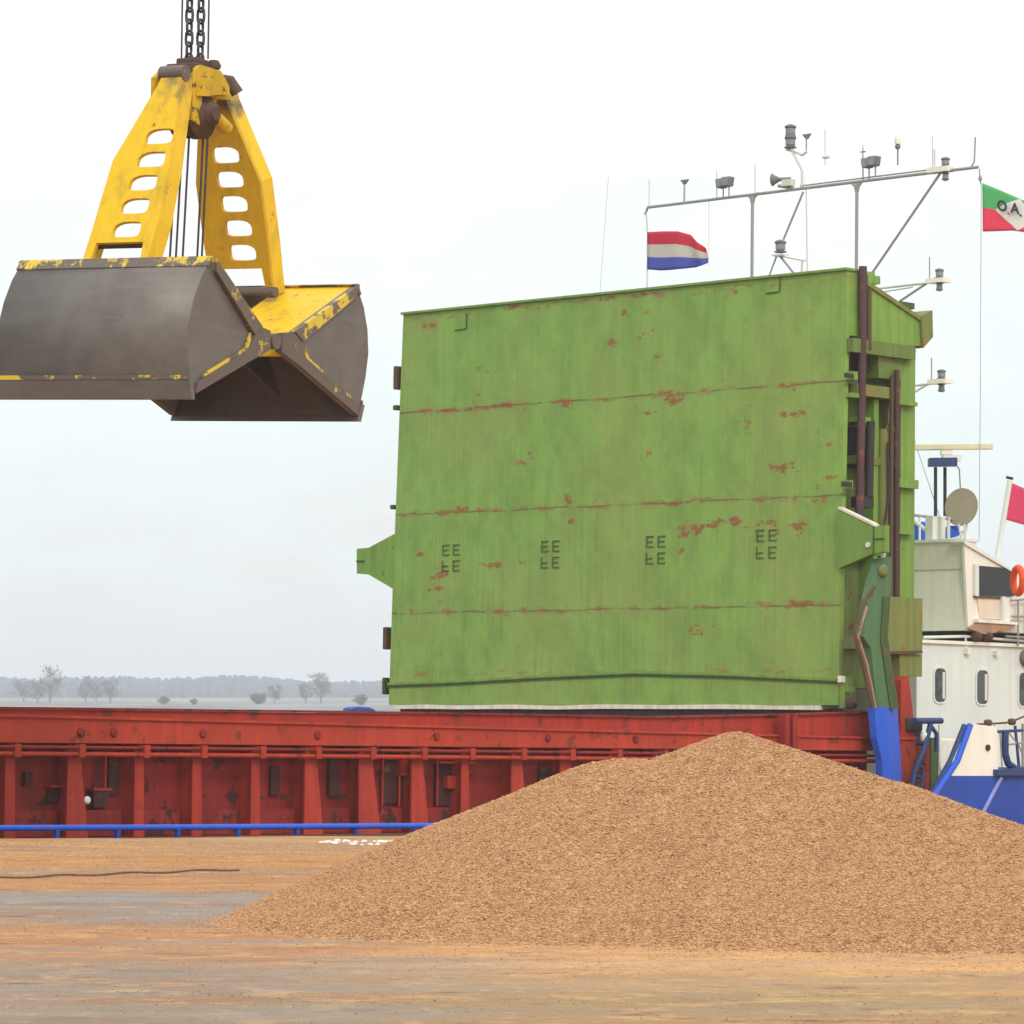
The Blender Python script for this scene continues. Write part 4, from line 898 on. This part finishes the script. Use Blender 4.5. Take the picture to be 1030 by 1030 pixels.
# halyard
c = MB(); c.tube([mp_(985, 170), mp_(986.5, 185)], .012, 6); c.tube([mp_(987, 185), mp_(986, 400), (UM, mp_(985, 500).y, WT + .05)], .006, 5); c.lathe(mp_(986, 182), (0, 0, 1), [(.02, 0), (.035, .03), (.02, .09)], 8); c.build('flag_halyard', M['mast'], mast)
c = MB(); c.tube([sl(612, 178, 68), sl(604, 286, 68), sl(600, 420, 68)], .006, 5); c.build('aerial_wire', M['antenna'], mast)

# ---------------------------------------------------------------- stern bulwark and rails
BV = -1.62
c = MB(); c.prism([sp(x, y, v=BV) for x, y in ((977, 728), (1003, 731), (1004, 780.3), (955, 780.3))], (0, .06, 0)); bw = c.build('stern_bulwark', M['cream'], ship)
c = MB(); c.prism([sp(x, y, v=BV - .01) for x, y in ((955, 780.5), (1004, 780.5), (1004, 776), (1040, 775), (1060, 860), (905, 860))], (0, .08, 0)); c.build('bulwark_base', M['hull_blue'], bw)
c = MB(); c.tube([sp(x, y, v=BV - .03) for x, y in ((976, 729), (963, 765), (932, 812), (925, 822))], .05, 8); c.build('bulwark_edge', M['blue'], bw)
c = MB(); c.tube([sp(x, y, v=BV + .12) for x, y in ((971, 730), (957, 765), (938, 800))], .06, 8); c.build('bulwark_edge', M['navy'], bw)
c = MB(); c.tube([sp(x, y, v=BV - .03) for x, y in ((1007, 782), (984, 826), (978, 838))], .035, 8); c.build('bulwark_stay', steel_paint('light_blue_paint', (.22, .26, .55), .8), bw)
c = MB(); q = sp(993, 752, v=BV); c.lathe((q.x, BV - .001, q.z), (0, -1, 0), [(.05, 0), (.05, .03), (.025, .03)], 12); c.build('fairlead', M['dark'], bw)
c = MB(); c.prism([sp(x, y, v=BV - .1) for x, y in ((1004, 774), (1012, 774), (1030, 772), (1040, 772), (1040, 780), (1004, 780))], (0, .5, 0)); c.build('stern_platform', M['navy'], bw)
for pth, r, mt in (([(1003, 736), (1040, 734)], .025, 'navy'), ([(1011, 735), (1011, 758), (1014, 768), (1022, 774), (1034, 775)], .06, 'navy'), ([(1021, 730), (1025, 772)], .025, 'navy'), ([(1029, 728), (1029, 774)], .025, 'mast'), ([(1013, 749), (1040, 746)], .016, 'mast'), ([(1013, 735), (1025, 750), (1032, 768)], .012, 'mast'), ([(983, 728.5), (996, 728), (1012, 727), (1022, 724), (1034, 719)], .016, 'brown'), ([(1000, 730), (1006, 738), (1008, 772)], .012, 'mast')):
    c = MB(); c.tube([sp(x, y, v=BV + .05) for x, y in pth], r, 8); c.build('stern_rail', M[mt], bw)
for x, y in ((994, 727), (1018, 726)):
    q = sp(x, y, v=BV + .05); c = MB(); c.lathe((q.x - .08, q.y, q.z), (1, 0, 0), [(.03, 0), (.055, .03), (.055, .12), (.03, .15)], 10); c.build('rope_block', M['brown'], bw)
# ladder, winch and clutter beside the house
for pth, r, mt, nm in (([(936, 728), (930, 752), (920, 776), (915, 806)], .045, 'navy', 'ladder_rail'), ([(937, 731), (942, 738), (942, 756)], .035, 'navy', 'ladder_rail'), ([(929, 777), (924, 810)], .03, 'navy', 'ladder_rail'), ([(945, 729), (945, 770), (948, 780)], .022, 'cream', 'rail_post'), ([(920, 725), (947, 725)], .05, 'navy', 'deck_pipe')):
    c = MB(); c.tube([sp(x, y, v=-.6) for x, y in pth], r, 8); c.build(nm, M[mt], ship)
for pth in ([(921, 770), (928, 772)], [(919, 780), (927, 782)], [(917, 790), (925, 793)]):
    c = MB(); c.tube([sp(x, y, v=-.6) for x, y in pth], .02, 6); c.build('ladder_rung', M['navy'], ship)
def vb2(x0, y0, x1, y1, v0, v1, mat, name, bev=0): return vbox(x0, y0, x1, y1, v0, v1, mat, name, ship, bev)
vb2(913, 722, 929, 736, -.4, .2, 'dark', 'winch', .04); vb2(921, 736, 932, 750, -.35, .2, 'navy', 'winch_motor', .04)
vb2(946, 743, 962, 790, -.1, .4, 'grey', 'deck_locker', .03)
vb2(921, 743, 935, 830, -.1, .35, 'red_dark', 'deck_cabinet'); vb2(936, 742, 944, 830, -.05, .35, 'green_dark', 'deck_cabinet')
q = sp(930, 741, v=-.55); c = MB(); c.lathe((q.x, q.y, q.z - .08), (0, 0, 1), [(.05, 0), (.07, .02), (.07, .12), (.04, .16)], 12); c.build('oil_can', M['cream'], ship)

# ================================================================== loose things on the ship
tb = MB(); q = sp(361, 716, v=-.05)
tb.prism([(-.25, -.1, 0), (-.24, -.1, .035), (-.12, -.1, .062), (.10, -.1, .055), (.20, -.1, .03), (.24, -.1, 0)], (0, .17, 0))
tq = tb.build('tarpaulin_bundle', M['tarp'], None, .012); tq.matrix_world = SHIP_M @ Matrix.Translation((q.x, -.05, -.178))
tag(tq, 'small folded blue tarpaulin lying on the red coaming left of the green hatch cover', 'tarpaulin')
# lifebuoy on the bridge wing rail
lc = at(1024, 584, 62.5)
c = MB(); ring = [Vector((.21 * math.cos(t), 0, .21 * math.sin(t))) for t in np.linspace(0, 2 * math.pi, 29)]
c.tube(ring, .06, 10); lb = c.build('lifebuoy', M['orange']); lb.location = lc; lb.rotation_euler = (0, 0, R(-76))
tag(lb, 'orange lifebuoy hanging at the end of the black bridge window', 'lifebuoy')

# flags
def flag_mesh(topc, botc, plane, nx, ny, amp, freq, name, mats, root_px, bands=None):
    def lerp(cv, s):
        x = s * (len(cv) - 1); i = min(int(x), len(cv) - 2); f_ = x - i
        return (cv[i][0] * (1 - f_) + cv[i + 1][0] * f_, cv[i][1] * (1 - f_) + cv[i + 1][1] * f_)
    nrm = (plane(700, 300) - plane(710, 300)).cross(plane(700, 300) - plane(700, 310)).normalized()
    base_ = SHIP_M @ plane(*root_px)
    vs3, uv = [], []
    for j in range(ny + 1):
        for i in range(nx + 1):
            s, t = i / nx, j / ny; a, b = lerp(topc, s), lerp(botc, s)
            p = SHIP_M @ plane(a[0] * (1 - t) + b[0] * t, a[1] * (1 - t) + b[1] * t)
            wv = amp * s ** .7 * (math.sin(freq * s * 6.28 + t * 1.6) + .45 * math.sin(freq * 2.3 * s * 6.28 - t * 2.2 + 1))
            vs3.append(p + (SHIP_M.to_3x3() @ nrm) * wv - base_); uv.append((s, 1 - t))
    fs = [(j * (nx + 1) + i, (j + 1) * (nx + 1) + i, (j + 1) * (nx + 1) + i + 1, j * (nx + 1) + i + 1) for j in range(ny) for i in range(nx)]
    me = bpy.data.meshes.new(name); me.from_pydata([tuple(v) for v in vs3], [], fs)
    for m in mats: me.materials.append(m)
    ul = me.uv_layers.new(name='UVMap')
    for p_ in me.polygons:
        p_.use_smooth = True
        if bands: p_.material_index = bands[min(len(bands) - 1, (p_.index // nx) * len(bands) // ny)]
        for li in p_.loop_indices: ul.data[li].uv = uv[me.loops[li].vertex_index]
    o = bpy.data.objects.new(name, me); COL.objects.link(o); o.location = base_
    sm = o.modifiers.new('cloth', 'SOLIDIFY'); sm.thickness = .004
    return o
def cloth(name, col): return m_plain(name, col, .85, .12, 6)
pm = lambda x, y: sp(x, y, u=UM - .02)
nf = flag_mesh([(651, 233.5), (666, 232.5), (681, 232.5), (694, 236), (701, 241), (706, 246), (709.5, 249.5)], [(651, 271), (664, 272), (678, 271.5), (690, 270.5), (700, 269), (706, 267), (709, 264)], pm, 24, 12, .07, 1.0, 'national_flag',
    [cloth('flag_red', (.50, .02, .045)), cloth('flag_white', (.50, .46, .40)), cloth('flag_blue', (.06, .085, .38))], (651, 252), [0, 1, 2])  # white band greyed in its colour for the cloth's backlit side
tag(nf, 'tricolour flag of red, white and blue bands on the mast beside the green hatch cover', 'flag')
def m_house():
    m = NT('house_flag_cloth'); uvn = m.n('ShaderNodeUVMap').outputs[0]; X = m.xyz(uvn)
    dd = m.math('ADD', m.math('DIVIDE', m.math('ABSOLUTE', m.math('SUBTRACT', X['X'], .5)), .34), m.math('DIVIDE', m.math('ABSOLUTE', m.math('SUBTRACT', X['Y'], .5)), .5))
    half = m.math('GREATER_THAN', X['Y'], .5)
    c = m.mix(half, (.78, .055, .10), (.09, .42, .13)); c = m.mix(m.math('LESS_THAN', dd, .97), c, (.74, .72, .66))
    return m.fin(c, .85)
ph = lambda x, y: sp(x, y, u=UM - .02)
hf_top = [(988, 184), (1003, 190), (1018, 196.5), (1033, 203), (1048, 208), (1064, 212)]; hf_bot = [(988.5, 233), (1003, 232.5), (1018, 232), (1030, 233.5), (1046, 236), (1064, 240)]
hf = flag_mesh(hf_top, hf_bot, ph, 30, 14, .02, .8, 'house_flag', [m_house()], (988, 208))
tag(hf, 'green and red company flag with white diamond lettered O.A. on the halyard', 'flag')
# lettering, cut to sit on the cloth
def letters(txt, px, py, hpx, mat, dx=1.0):
    cu = bpy.data.curves.new('lettering', 'FONT'); cu.body = txt; cu.size = 1; cu.align_x = 'CENTER'; cu.align_y = 'CENTER'; cu.extrude = .02; cu.offset = .035
    to = bpy.data.objects.new('lettering_tmp', cu); COL.objects.link(to); dg = bpy.context.evaluated_depsgraph_get()
    me = bpy.data.meshes.new_from_object(to.evaluated_get(dg)); bpy.data.objects.remove(to)
    a0 = ph(px, py); ex = (ph(px + 1, py + .26) - a0); ey = (ph(px, py - 1) - a0); nn = ex.cross(ey).normalized()
    lift = .05
    base_ = hf.location
    for v in me.vertices:
        w = SHIP_M @ (a0 + ex * (v.co.x * hpx * 1.38 * dx) + ey * (v.co.y * hpx * 1.38) + nn * (lift + v.co.z * .1)); v.co = w - base_
    me.materials.clear(); me.materials.append(mat); me.name = 'lettering'
    o = bpy.data.objects.new('lettering', me); COL.objects.link(o); o.parent = hf; return o
ink = m_plain('black_ink', (.03, .03, .05)); redink = m_plain('red_ink', (.6, .03, .06))
letters('O', 1009.6, 208, 10.4, ink, .85); letters('.', 1016, 212, 9, redink); letters('A', 1022.5, 210.5, 10.4, ink, .85); letters('.', 1028.3, 214, 9, ink)
def m_ens():
    m = NT('ensign_cloth'); uvn = m.n('ShaderNodeUVMap').outputs[0]; X = m.xyz(uvn)
    k = m.math('GREATER_THAN', m.math('ADD', m.math('MULTIPLY', X['Y'], .9), m.math('MULTIPLY', m.noise(5, 3), .1)), m.math('SUBTRACT', 1.22, X['X']))
    return m.fin(m.mix(k, (.58, .045, .12), (.16, .20, .15)), .85)
EY = 66.0
pe = lambda x, y: sl(x, y, EY)
ef = flag_mesh([(1018.5, 486), (1030, 491), (1042, 497), (1056, 500)], [(1011, 522.5), (1023, 526), (1036, 530), (1050, 533)], pe, 18, 10, .03, .8, 'ensign_flag', [m_ens()], (1014, 504))
tag(ef, 'crimson ensign with a dark green corner on the white slanted flagstaff', 'flag')
c = MB(); c.tube([sl(1003, 560, EY), sl(1016, 483, EY)], .048, 10); st_ = c.build('flagstaff', M['white'], ship)
c = MB(); c.tube([sl(1012, 480, EY), sl(1019, 481.5, EY)], .025, 8); c.build('staff_truck', M['dark'], st_)

# ================================================================== clamshell grab
GD = 40.0
gc = at(181, 347, GD); gc.x = -3.54; gc.z += .03; gc.y = GD
th = R(30)
gx = Vector((math.cos(th), -math.sin(th), 0)); gp = Vector((math.sin(th), math.cos(th), 0))
GM = Matrix.Translation(gc) @ Matrix.Rotation(R(2.6), 4, 'Y') @ Matrix(((gx.x, gp.x, 0, 0), (gx.y, gp.y, 0, 0), (0, 0, 1, 0), (0, 0, 0, 1)))
grab = empty('clamshell_grab', mat=GM)
tag(grab, 'yellow and grey clamshell grab hanging open on chains in the air', 'grab')
GLN, GLF = 1.185, 1.24
def T(s, a, b):
    a = abs(a)
    if s > 0: return (a - .10 * max(0, -b), b + .04 * min(1, a))
    return (-a * (.83 - .065 * max(0, b) / .73 - .02 * max(0, -b) / .7), b)
def prof(s):
    arc = [(1.58, .73), (1.74, .52), (1.84, .28), (1.88, .02), (1.87, -.24), (1.83, -.48), (1.78, -.68)]
    return [(s * a, b) for a, b in arc]
for s in (-1, 1):
    arc = prof(s); inner = [(a - s * .045, b) for a, b in arc]; arc = [T(s, *q) for q in arc]; inner = [T(s, *q) for q in inner]
    c = MB(); n = len(arc)
    # curved skin
    vs3 = []
    for g in (-GLF, GLN): vs3 += [(g, a, b) for a, b in arc] + [(g, a, b) for a, b in inner]
    def id_(k, ring, i): return k * 2 * n + ring * n + i
    fs = []
    for i in range(n - 1):
        fs += [(id_(0, 0, i), id_(1, 0, i), id_(1, 0, i + 1), id_(0, 0, i + 1)), (id_(0, 1, i), id_(0, 1, i + 1), id_(1, 1, i + 1), id_(1, 1, i)), (id_(0, 0, i), id_(0, 0, i + 1), id_(0, 1, i + 1), id_(0, 1, i)), (id_(1, 0, i), id_(1, 1, i), id_(1, 1, i + 1), id_(1, 0, i + 1))]
    c.add(vs3, fs[0::1], False); 
    for k_ in range(len(c.s)): c.s[k_] = (k_ % 4 in (0, 1))
    sh = c.build('grab_shell', M['shell'], grab)
    for e in (-1, 1):                                     # end plates
        hub = [(s * .12, -.10), (s * .14, .10), (s * .34, .12)]
        pl = [T(s, *q) for q in hub + [(s * 1.55, .735)]] + inner[1:-1] + [T(s, 1.735, -.68), T(s, .52, -.24)]
        gl = GLN if e > 0 else GLF; g0 = e * (gl - .04); c = MB(); c.prism([(g0, a, b) for a, b in pl], (e * .038, 0, 0)); c.build('end_plate', M['shell'], sh)
        g1 = e * (gl + .002); wd = e * .05
        c = MB(); c.prism([(g1, *T(s, a, b)) for a, b in ((s * .34, .125), (s * 1.57, .745), (s * 1.50, .60), (s * .50, .03))], (wd, 0, 0)); c.build('edge_band', M['worn'], sh)
        c = MB(); c.prism([(g1, *T(s, a, b)) for a, b in ((s * .12, -.10), (s * .14, .10), (s * .335, .12), (s * .49, .025), (s * .60, -.14), (s * 1.70, -.56), (s * 1.745, -.68), (s * .52, -.24))], (wd * .8, 0, 0)); c.build('edge_band', M['edge_worn'], sh)
        c = MB(); c.prism([(g1, *T(s, a, b)) for a, b in ((s * .50, .022), (s * .56, .05), (s * .67, -.13), (s * 1.55, -.465), (s * 1.60, -.515), (s * .61, -.145))], (wd * .5, 0, 0)); c.build('edge_paint', M['worn'], sh)
    c = MB(); c.prism([(-GLF - .03, *T(s, a, b)) for a, b in ((s * 1.815, -.55), (s * 1.865, -.55), (s * 1.825, -.74), (s * 1.75, -.745), (s * 1.765, -.66))], (GLF + GLN + .06, 0, 0)); c.build('cutting_edge', M['shell'], sh)
    c = MB(); c.prism([(-GLF - .015, *T(s, a, b)) for a, b in ((s * 1.50, .738), (s * 1.585, .755), (s * 1.66, .65), (s * 1.63, .63), (s * 1.56, .70))], (GLF + GLN + .03, 0, 0)); c.build('top_lip', M['worn'], sh)
    c = MB(); c.prism([(-GLF, *T(s, a, b)) for a, b in ((s * 1.838, -.545), (s * 1.872, -.545), (s * 1.874, -.50), (s * 1.842, -.50))], (GLF + GLN, 0, 0)); c.build('paint_line', M['worn'], sh)
    for g0, g1 in ((-GLF + .045, -.30), (.22, GLN - .045)):       # yellow top plates either side of the arm
        c = MB(); c.prism([(g0, *T(s, a, b)) for a, b in ((s * .30, .09), (s * 1.53, .715), (s * 1.53, .68), (s * .30, .05))], (g1 - g0, 0, 0)); c.build('top_plate', M['yellow'], sh)
        c = MB(); c.prism([(g0, *T(s, a, b)) for a, b in ((s * .30, .048), (s * .33, -.14), (s * .27, -.14), (s * .26, .07))], (g1 - g0, 0, 0)); c.build('inner_plate', M['yellow'], sh)
    c = MB(); c.prism([(GLN - .75, *T(s, a, b)) for a, b in ((s * .36, -.12), (s * .9, .02), (s * 1.30, -.50), (s * 1.15, -.46))], (.05, 0, 0)); c.build('inner_shade_plate', M['dark'], sh)  # dark plate added for the shadowed inside of the end plate
    c = MB(); c.prism([(-.29, *T(s, a, b)) for a, b in ((s * .30, -.05), (s * 1.4, .45), (s * 1.4, .40), (s * .30, -.1))], (.50, 0, 0)); c.build('well_plate', M['brown'], sh)
    # arm
    Bv, Tv = Vector((0, s * 1.18, .62)), Vector((0, s * .47, 2.82)); Ld = (Tv - Bv); LL = Ld.length; ld = Ld.normalized(); nn = Vector((1, 0, 0)).cross(ld) * (1 if s > 0 else -1)
    if nn.y * s < 0: nn = -nn
    if s < 0: L_, R_ = [(-.47, 0), (-.44, .2), (-.40, .55), (-.06, .93), (-.02, 1.0)], [(.36, 0), (.39, .25), (.345, .55), (.23, .93), (.21, 1.0)]
    else: L_, R_ = [(-.44, 0), (-.46, .3), (-.46, .55), (-.28, .93), (-.27, 1.0)], [(.36, 0), (.38, .25), (.38, .55), (.08, .93), (.06, 1.0)]
    def P3(g, t, d_=0.0): return Bv + ld * (t * LL) + Vector((g, 0, 0)) + nn * d_
    outl = [L_[0]] + [(L_[0][0] + .10, 0), (L_[0][0] + .13, .135), (R_[0][0] - .10, .135), (R_[0][0] - .07, 0)] + R_ + L_[:0:-1]
    bm = bmesh.new(); edges = []
    def loop2(pts):
        vv = [bm.verts.new(P3(g, t)) for g, t in pts]
        for i in range(len(vv)): edges.append(bm.edges.new((vv[i], vv[(i + 1) % len(vv)])))
    loop2(outl)
    for k in range(5):
        t0 = (.665 if s < 0 else .678) - k * .1165; gm = (.13 - .03 * k) if s < 0 else (-.02 + .015 * k); hw, hh2 = .175, .0385
        sq = []
        for k2 in range(16):
            q = 2 * math.pi * k2 / 16; cx_, sy_ = math.cos(q), math.sin(q); ex = .45
            x_ = math.copysign(abs(cx_) ** ex, cx_); y_ = math.copysign(abs(sy_) ** ex, sy_)
            if y_ > 0 and (x_ < 0 if s < 0 else x_ > 0): x_ = math.copysign(abs(cx_) ** .9, cx_); y_ = abs(sy_) ** .9
            sq.append((gm + hw * x_, t0 + hh2 * y_))
        loop2(sq)
    bmesh.ops.triangle_fill(bm, use_beauty=True, use_dissolve=False, edges=edges)
    ret = bmesh.ops.extrude_face_region(bm, geom=bm.faces[:]); vv = [e for e in ret['geom'] if isinstance(e, bmesh.types.BMVert)]
    bmesh.ops.translate(bm, verts=vv, vec=nn * .045); bmesh.ops.recalc_face_normals(bm, faces=bm.faces[:])
    me = bpy.data.meshes.new('grab_arm'); bm.to_mesh(me); bm.free(); me.materials.append(M['yellow'] if s < 0 else M['yellow_shaded'])
    ao = bpy.data.objects.new('grab_arm', me); COL.objects.link(ao); ao.parent = grab
    fd = -.26 * s if s < 0 else .22
    d0, d1 = (-.19, -.002) if s < 0 else (.047, .25)
    for E_, sg in ((R_, 1), (L_, -1)):
        c = MB(); pts_ = [P3(g, t, d0) for g, t in E_]; p2_ = [P3(g, t, d1) for g, t in E_]; th_ = Vector((-.035 * sg, 0, 0)); n5 = len(E_)
        allp = pts_ + p2_ + [p + th_ for p in pts_] + [p + th_ for p in p2_]; fs = []
        for i in range(n5 - 1):
            fs += [(i, i + 1, n5 + i + 1, n5 + i), (2 * n5 + i + 1, 2 * n5 + i, 3 * n5 + i, 3 * n5 + i + 1), (i + 1, i, 2 * n5 + i, 2 * n5 + i + 1), (n5 + i, n5 + i + 1, 3 * n5 + i + 1, 3 * n5 + i)]
        fs += [(0, n5, 3 * n5, 2 * n5), (n5 - 1, 3 * n5 - 1, 4 * n5 - 1, 2 * n5 - 1)]
        c.add(allp, fs); bmx = c.build('arm_flange', M['yellow'] if (s < 0 or sg > 0) else M['yellow_shaded'], ao)
    c = MB(); c.tube([P3(L_[0][0] - .05, .02, 0), P3(R_[0][0] + .05, .02, 0)], .06, 12); c.build('arm_pin', M['edge_worn'], ao)
    c = MB(); c.prism([P3(L_[0][0] + .02, .138, -.02 if s < 0 else .05), P3(R_[0][0] - .02, .138, -.02 if s < 0 else .05), P3(R_[0][0] - .02, .15, -.02 if s < 0 else .05), P3(L_[0][0] + .02, .15, -.02 if s < 0 else .05)], nn * (-.1 if s < 0 else .1)); c.build('arm_crossbar', M['brown'], ao)
    pv_ = P3((L_[-1][0] + R_[-1][0]) / 2, .995, 0)
    c = MB(); c.tube([pv_ + Vector((-.17, 0, 0)), pv_ + Vector((.14, 0, 0))], .085, 14); c.build('arm_pivot', M['edge_worn'], ao)
# hinge shaft and lower block
c = MB(); c.tube([(-GLF - .04, 0, 0), (GLN + .05, 0, 0)], .085, 14); c.build('hinge_shaft', M['edge_worn'], grab)
c = MB(); c.box((-.34, -.24, -.16), (.30, .24, .34)); c.build('lower_block', M['brown'], grab, .05)
for g in (-.24, 0, .2): c = MB(); c.lathe((g - .04, 0, .34), (1, 0, 0), [(.2, 0), (.23, .01), (.18, .04), (.23, .07), (.2, .08)], 22); c.build('lower_sheave', M['edge_worn'], grab)
# head
c = MB(); c.box((-.24, -.30, 2.52), (.16, .26, 2.88)); head = c.build('grab_head', M['head'], grab, .06)
c = MB(); c.prism([(.165, a, b) for a, b in ((-.30, 2.34), (-.34, 2.82), (-.2, 2.94), (.18, 2.94), (.36, 2.80), (.37, 2.66), (.2, 2.64), (-.14, 2.62), (-.17, 2.30))], (.06, 0, 0)); c.build('cheek_plate', M['head'], head)
c = MB(); c.prism([(-.30, a, b) for a, b in ((-.34, 2.5), (-.36, 2.80), (-.2, 2.92), (.2, 2.92), (.36, 2.8), (.34, 2.5))], (.055, 0, 0)); c.build('cheek_plate', M['head'], head)
c = MB(); c.prism([(.226, a, b) for a, b in ((-.26, 2.60), (-.22, 2.76), (.26, 2.78), (.30, 2.70), (.05, 2.66), (-.1, 2.62))], (.05, 0, 0)); c.build('cheek_rib', M['head'], head)
for a, r, w0 in ((-.06, .25, .10), (-.02, .23, -.12)):
    c = MB(); c.lathe((w0 - .03, a, 2.42), (1, 0, 0), [(.06, 0), (r, .0), (r, .03), (r - .06, .06), (r, .09), (r, .12), (.14, .14), (.12, .2), (.06, .22)], 26); c.build('head_sheave', M['brown'] if w0 > 0 else M['dark'], head)
c = MB(); c.lathe((.28, -.04, 2.44), (1, 0, 0), [(.13, 0), (.13, .03), (.075, .04), (.075, .07)], 18); c.build('sheave_hub', M['brown'], head)
c = MB(); c.tube([(.26, .08, 2.42), (.26, .30, 2.33)], .07, 12); c.build('sheave_guard', M['head'], head)
c = MB(); c.box((-.22, -.22, 2.885), (.18, .20, 2.97)); c.box((-.14, -.15, 2.96), (.14, .14, 3.04)); c.box((-.2, -.33, 2.80), (.2, -.29, 2.92)); c.build('head_cap', M['brown'], head, .03)
for a, b in ((-.12, .10), (.08, -.06), (.15, .15)): c = MB(); c.lathe((a, b, 2.96), (0, 0, 1), [(.07, 0), (.08, .04), (.05, .09)], 12); c.build('cap_bolt', M['brown'], head)
c = MB(); c.tube([(-.05, .34, 2.9), (.2, .40, 2.86), (.26, .46, 2.74)], .07, 10); c.build('rope_guide', M['brown'], head)
# ropes and chains
UPT = 9.5
for g, p, z0, z1, lean in ((-.20, 0, .3, 2.35, .02), (-.12, .0, .3, 2.35, .015), (-.03, 0, .3, 2.35, .01), (.12, .06, .3, 2.3, 0), (.18, .06, .3, 2.3, 0)):
    c = MB(); c.tube([(g, p, z0), (g + lean, p, z1)], .012, 6); c.build('closing_rope', M['chain'], grab)
up = (GM.to_3x3().inverted() @ Vector((.012, 0, 1)))
for g, p in ((-.13, -.06), (.14, .05)):
    c = MB(); a = Vector((g, p, 3.05)); c.tube([a, a + up * UPT], .010, 6); c.build('hoist_rope', M['chain'], grab)
def link(mb, o, d, s3, ln, wd, r):
    pts_ = []
    for k in range(12):
        q = 2 * math.pi * k / 12; pts_.append(o + s3 * (math.cos(q) * wd) + d * (math.sin(q) * wd + math.copysign(ln - wd, math.sin(q)) * (1 if abs(math.sin(q)) > .2 else 0)))
    mb.tube(pts_ + [pts_[0], pts_[1]], r, 6)
for g, p in ((-.06, -.02), (.06, .02)):
    c = MB(); d = up.normalized(); s1 = d.orthogonal().normalized(); s1 = (Vector((1, 0, 0)) - d * d.x).normalized(); s2 = d.cross(s1)
    for k in range(74): link(c, Vector((g, p, 3.02)) + d * (k * .124), d, s1 if k % 2 == 0 else s2, .083, .042, .0155)
    c.build('hoist_chain', M['chain'], grab)
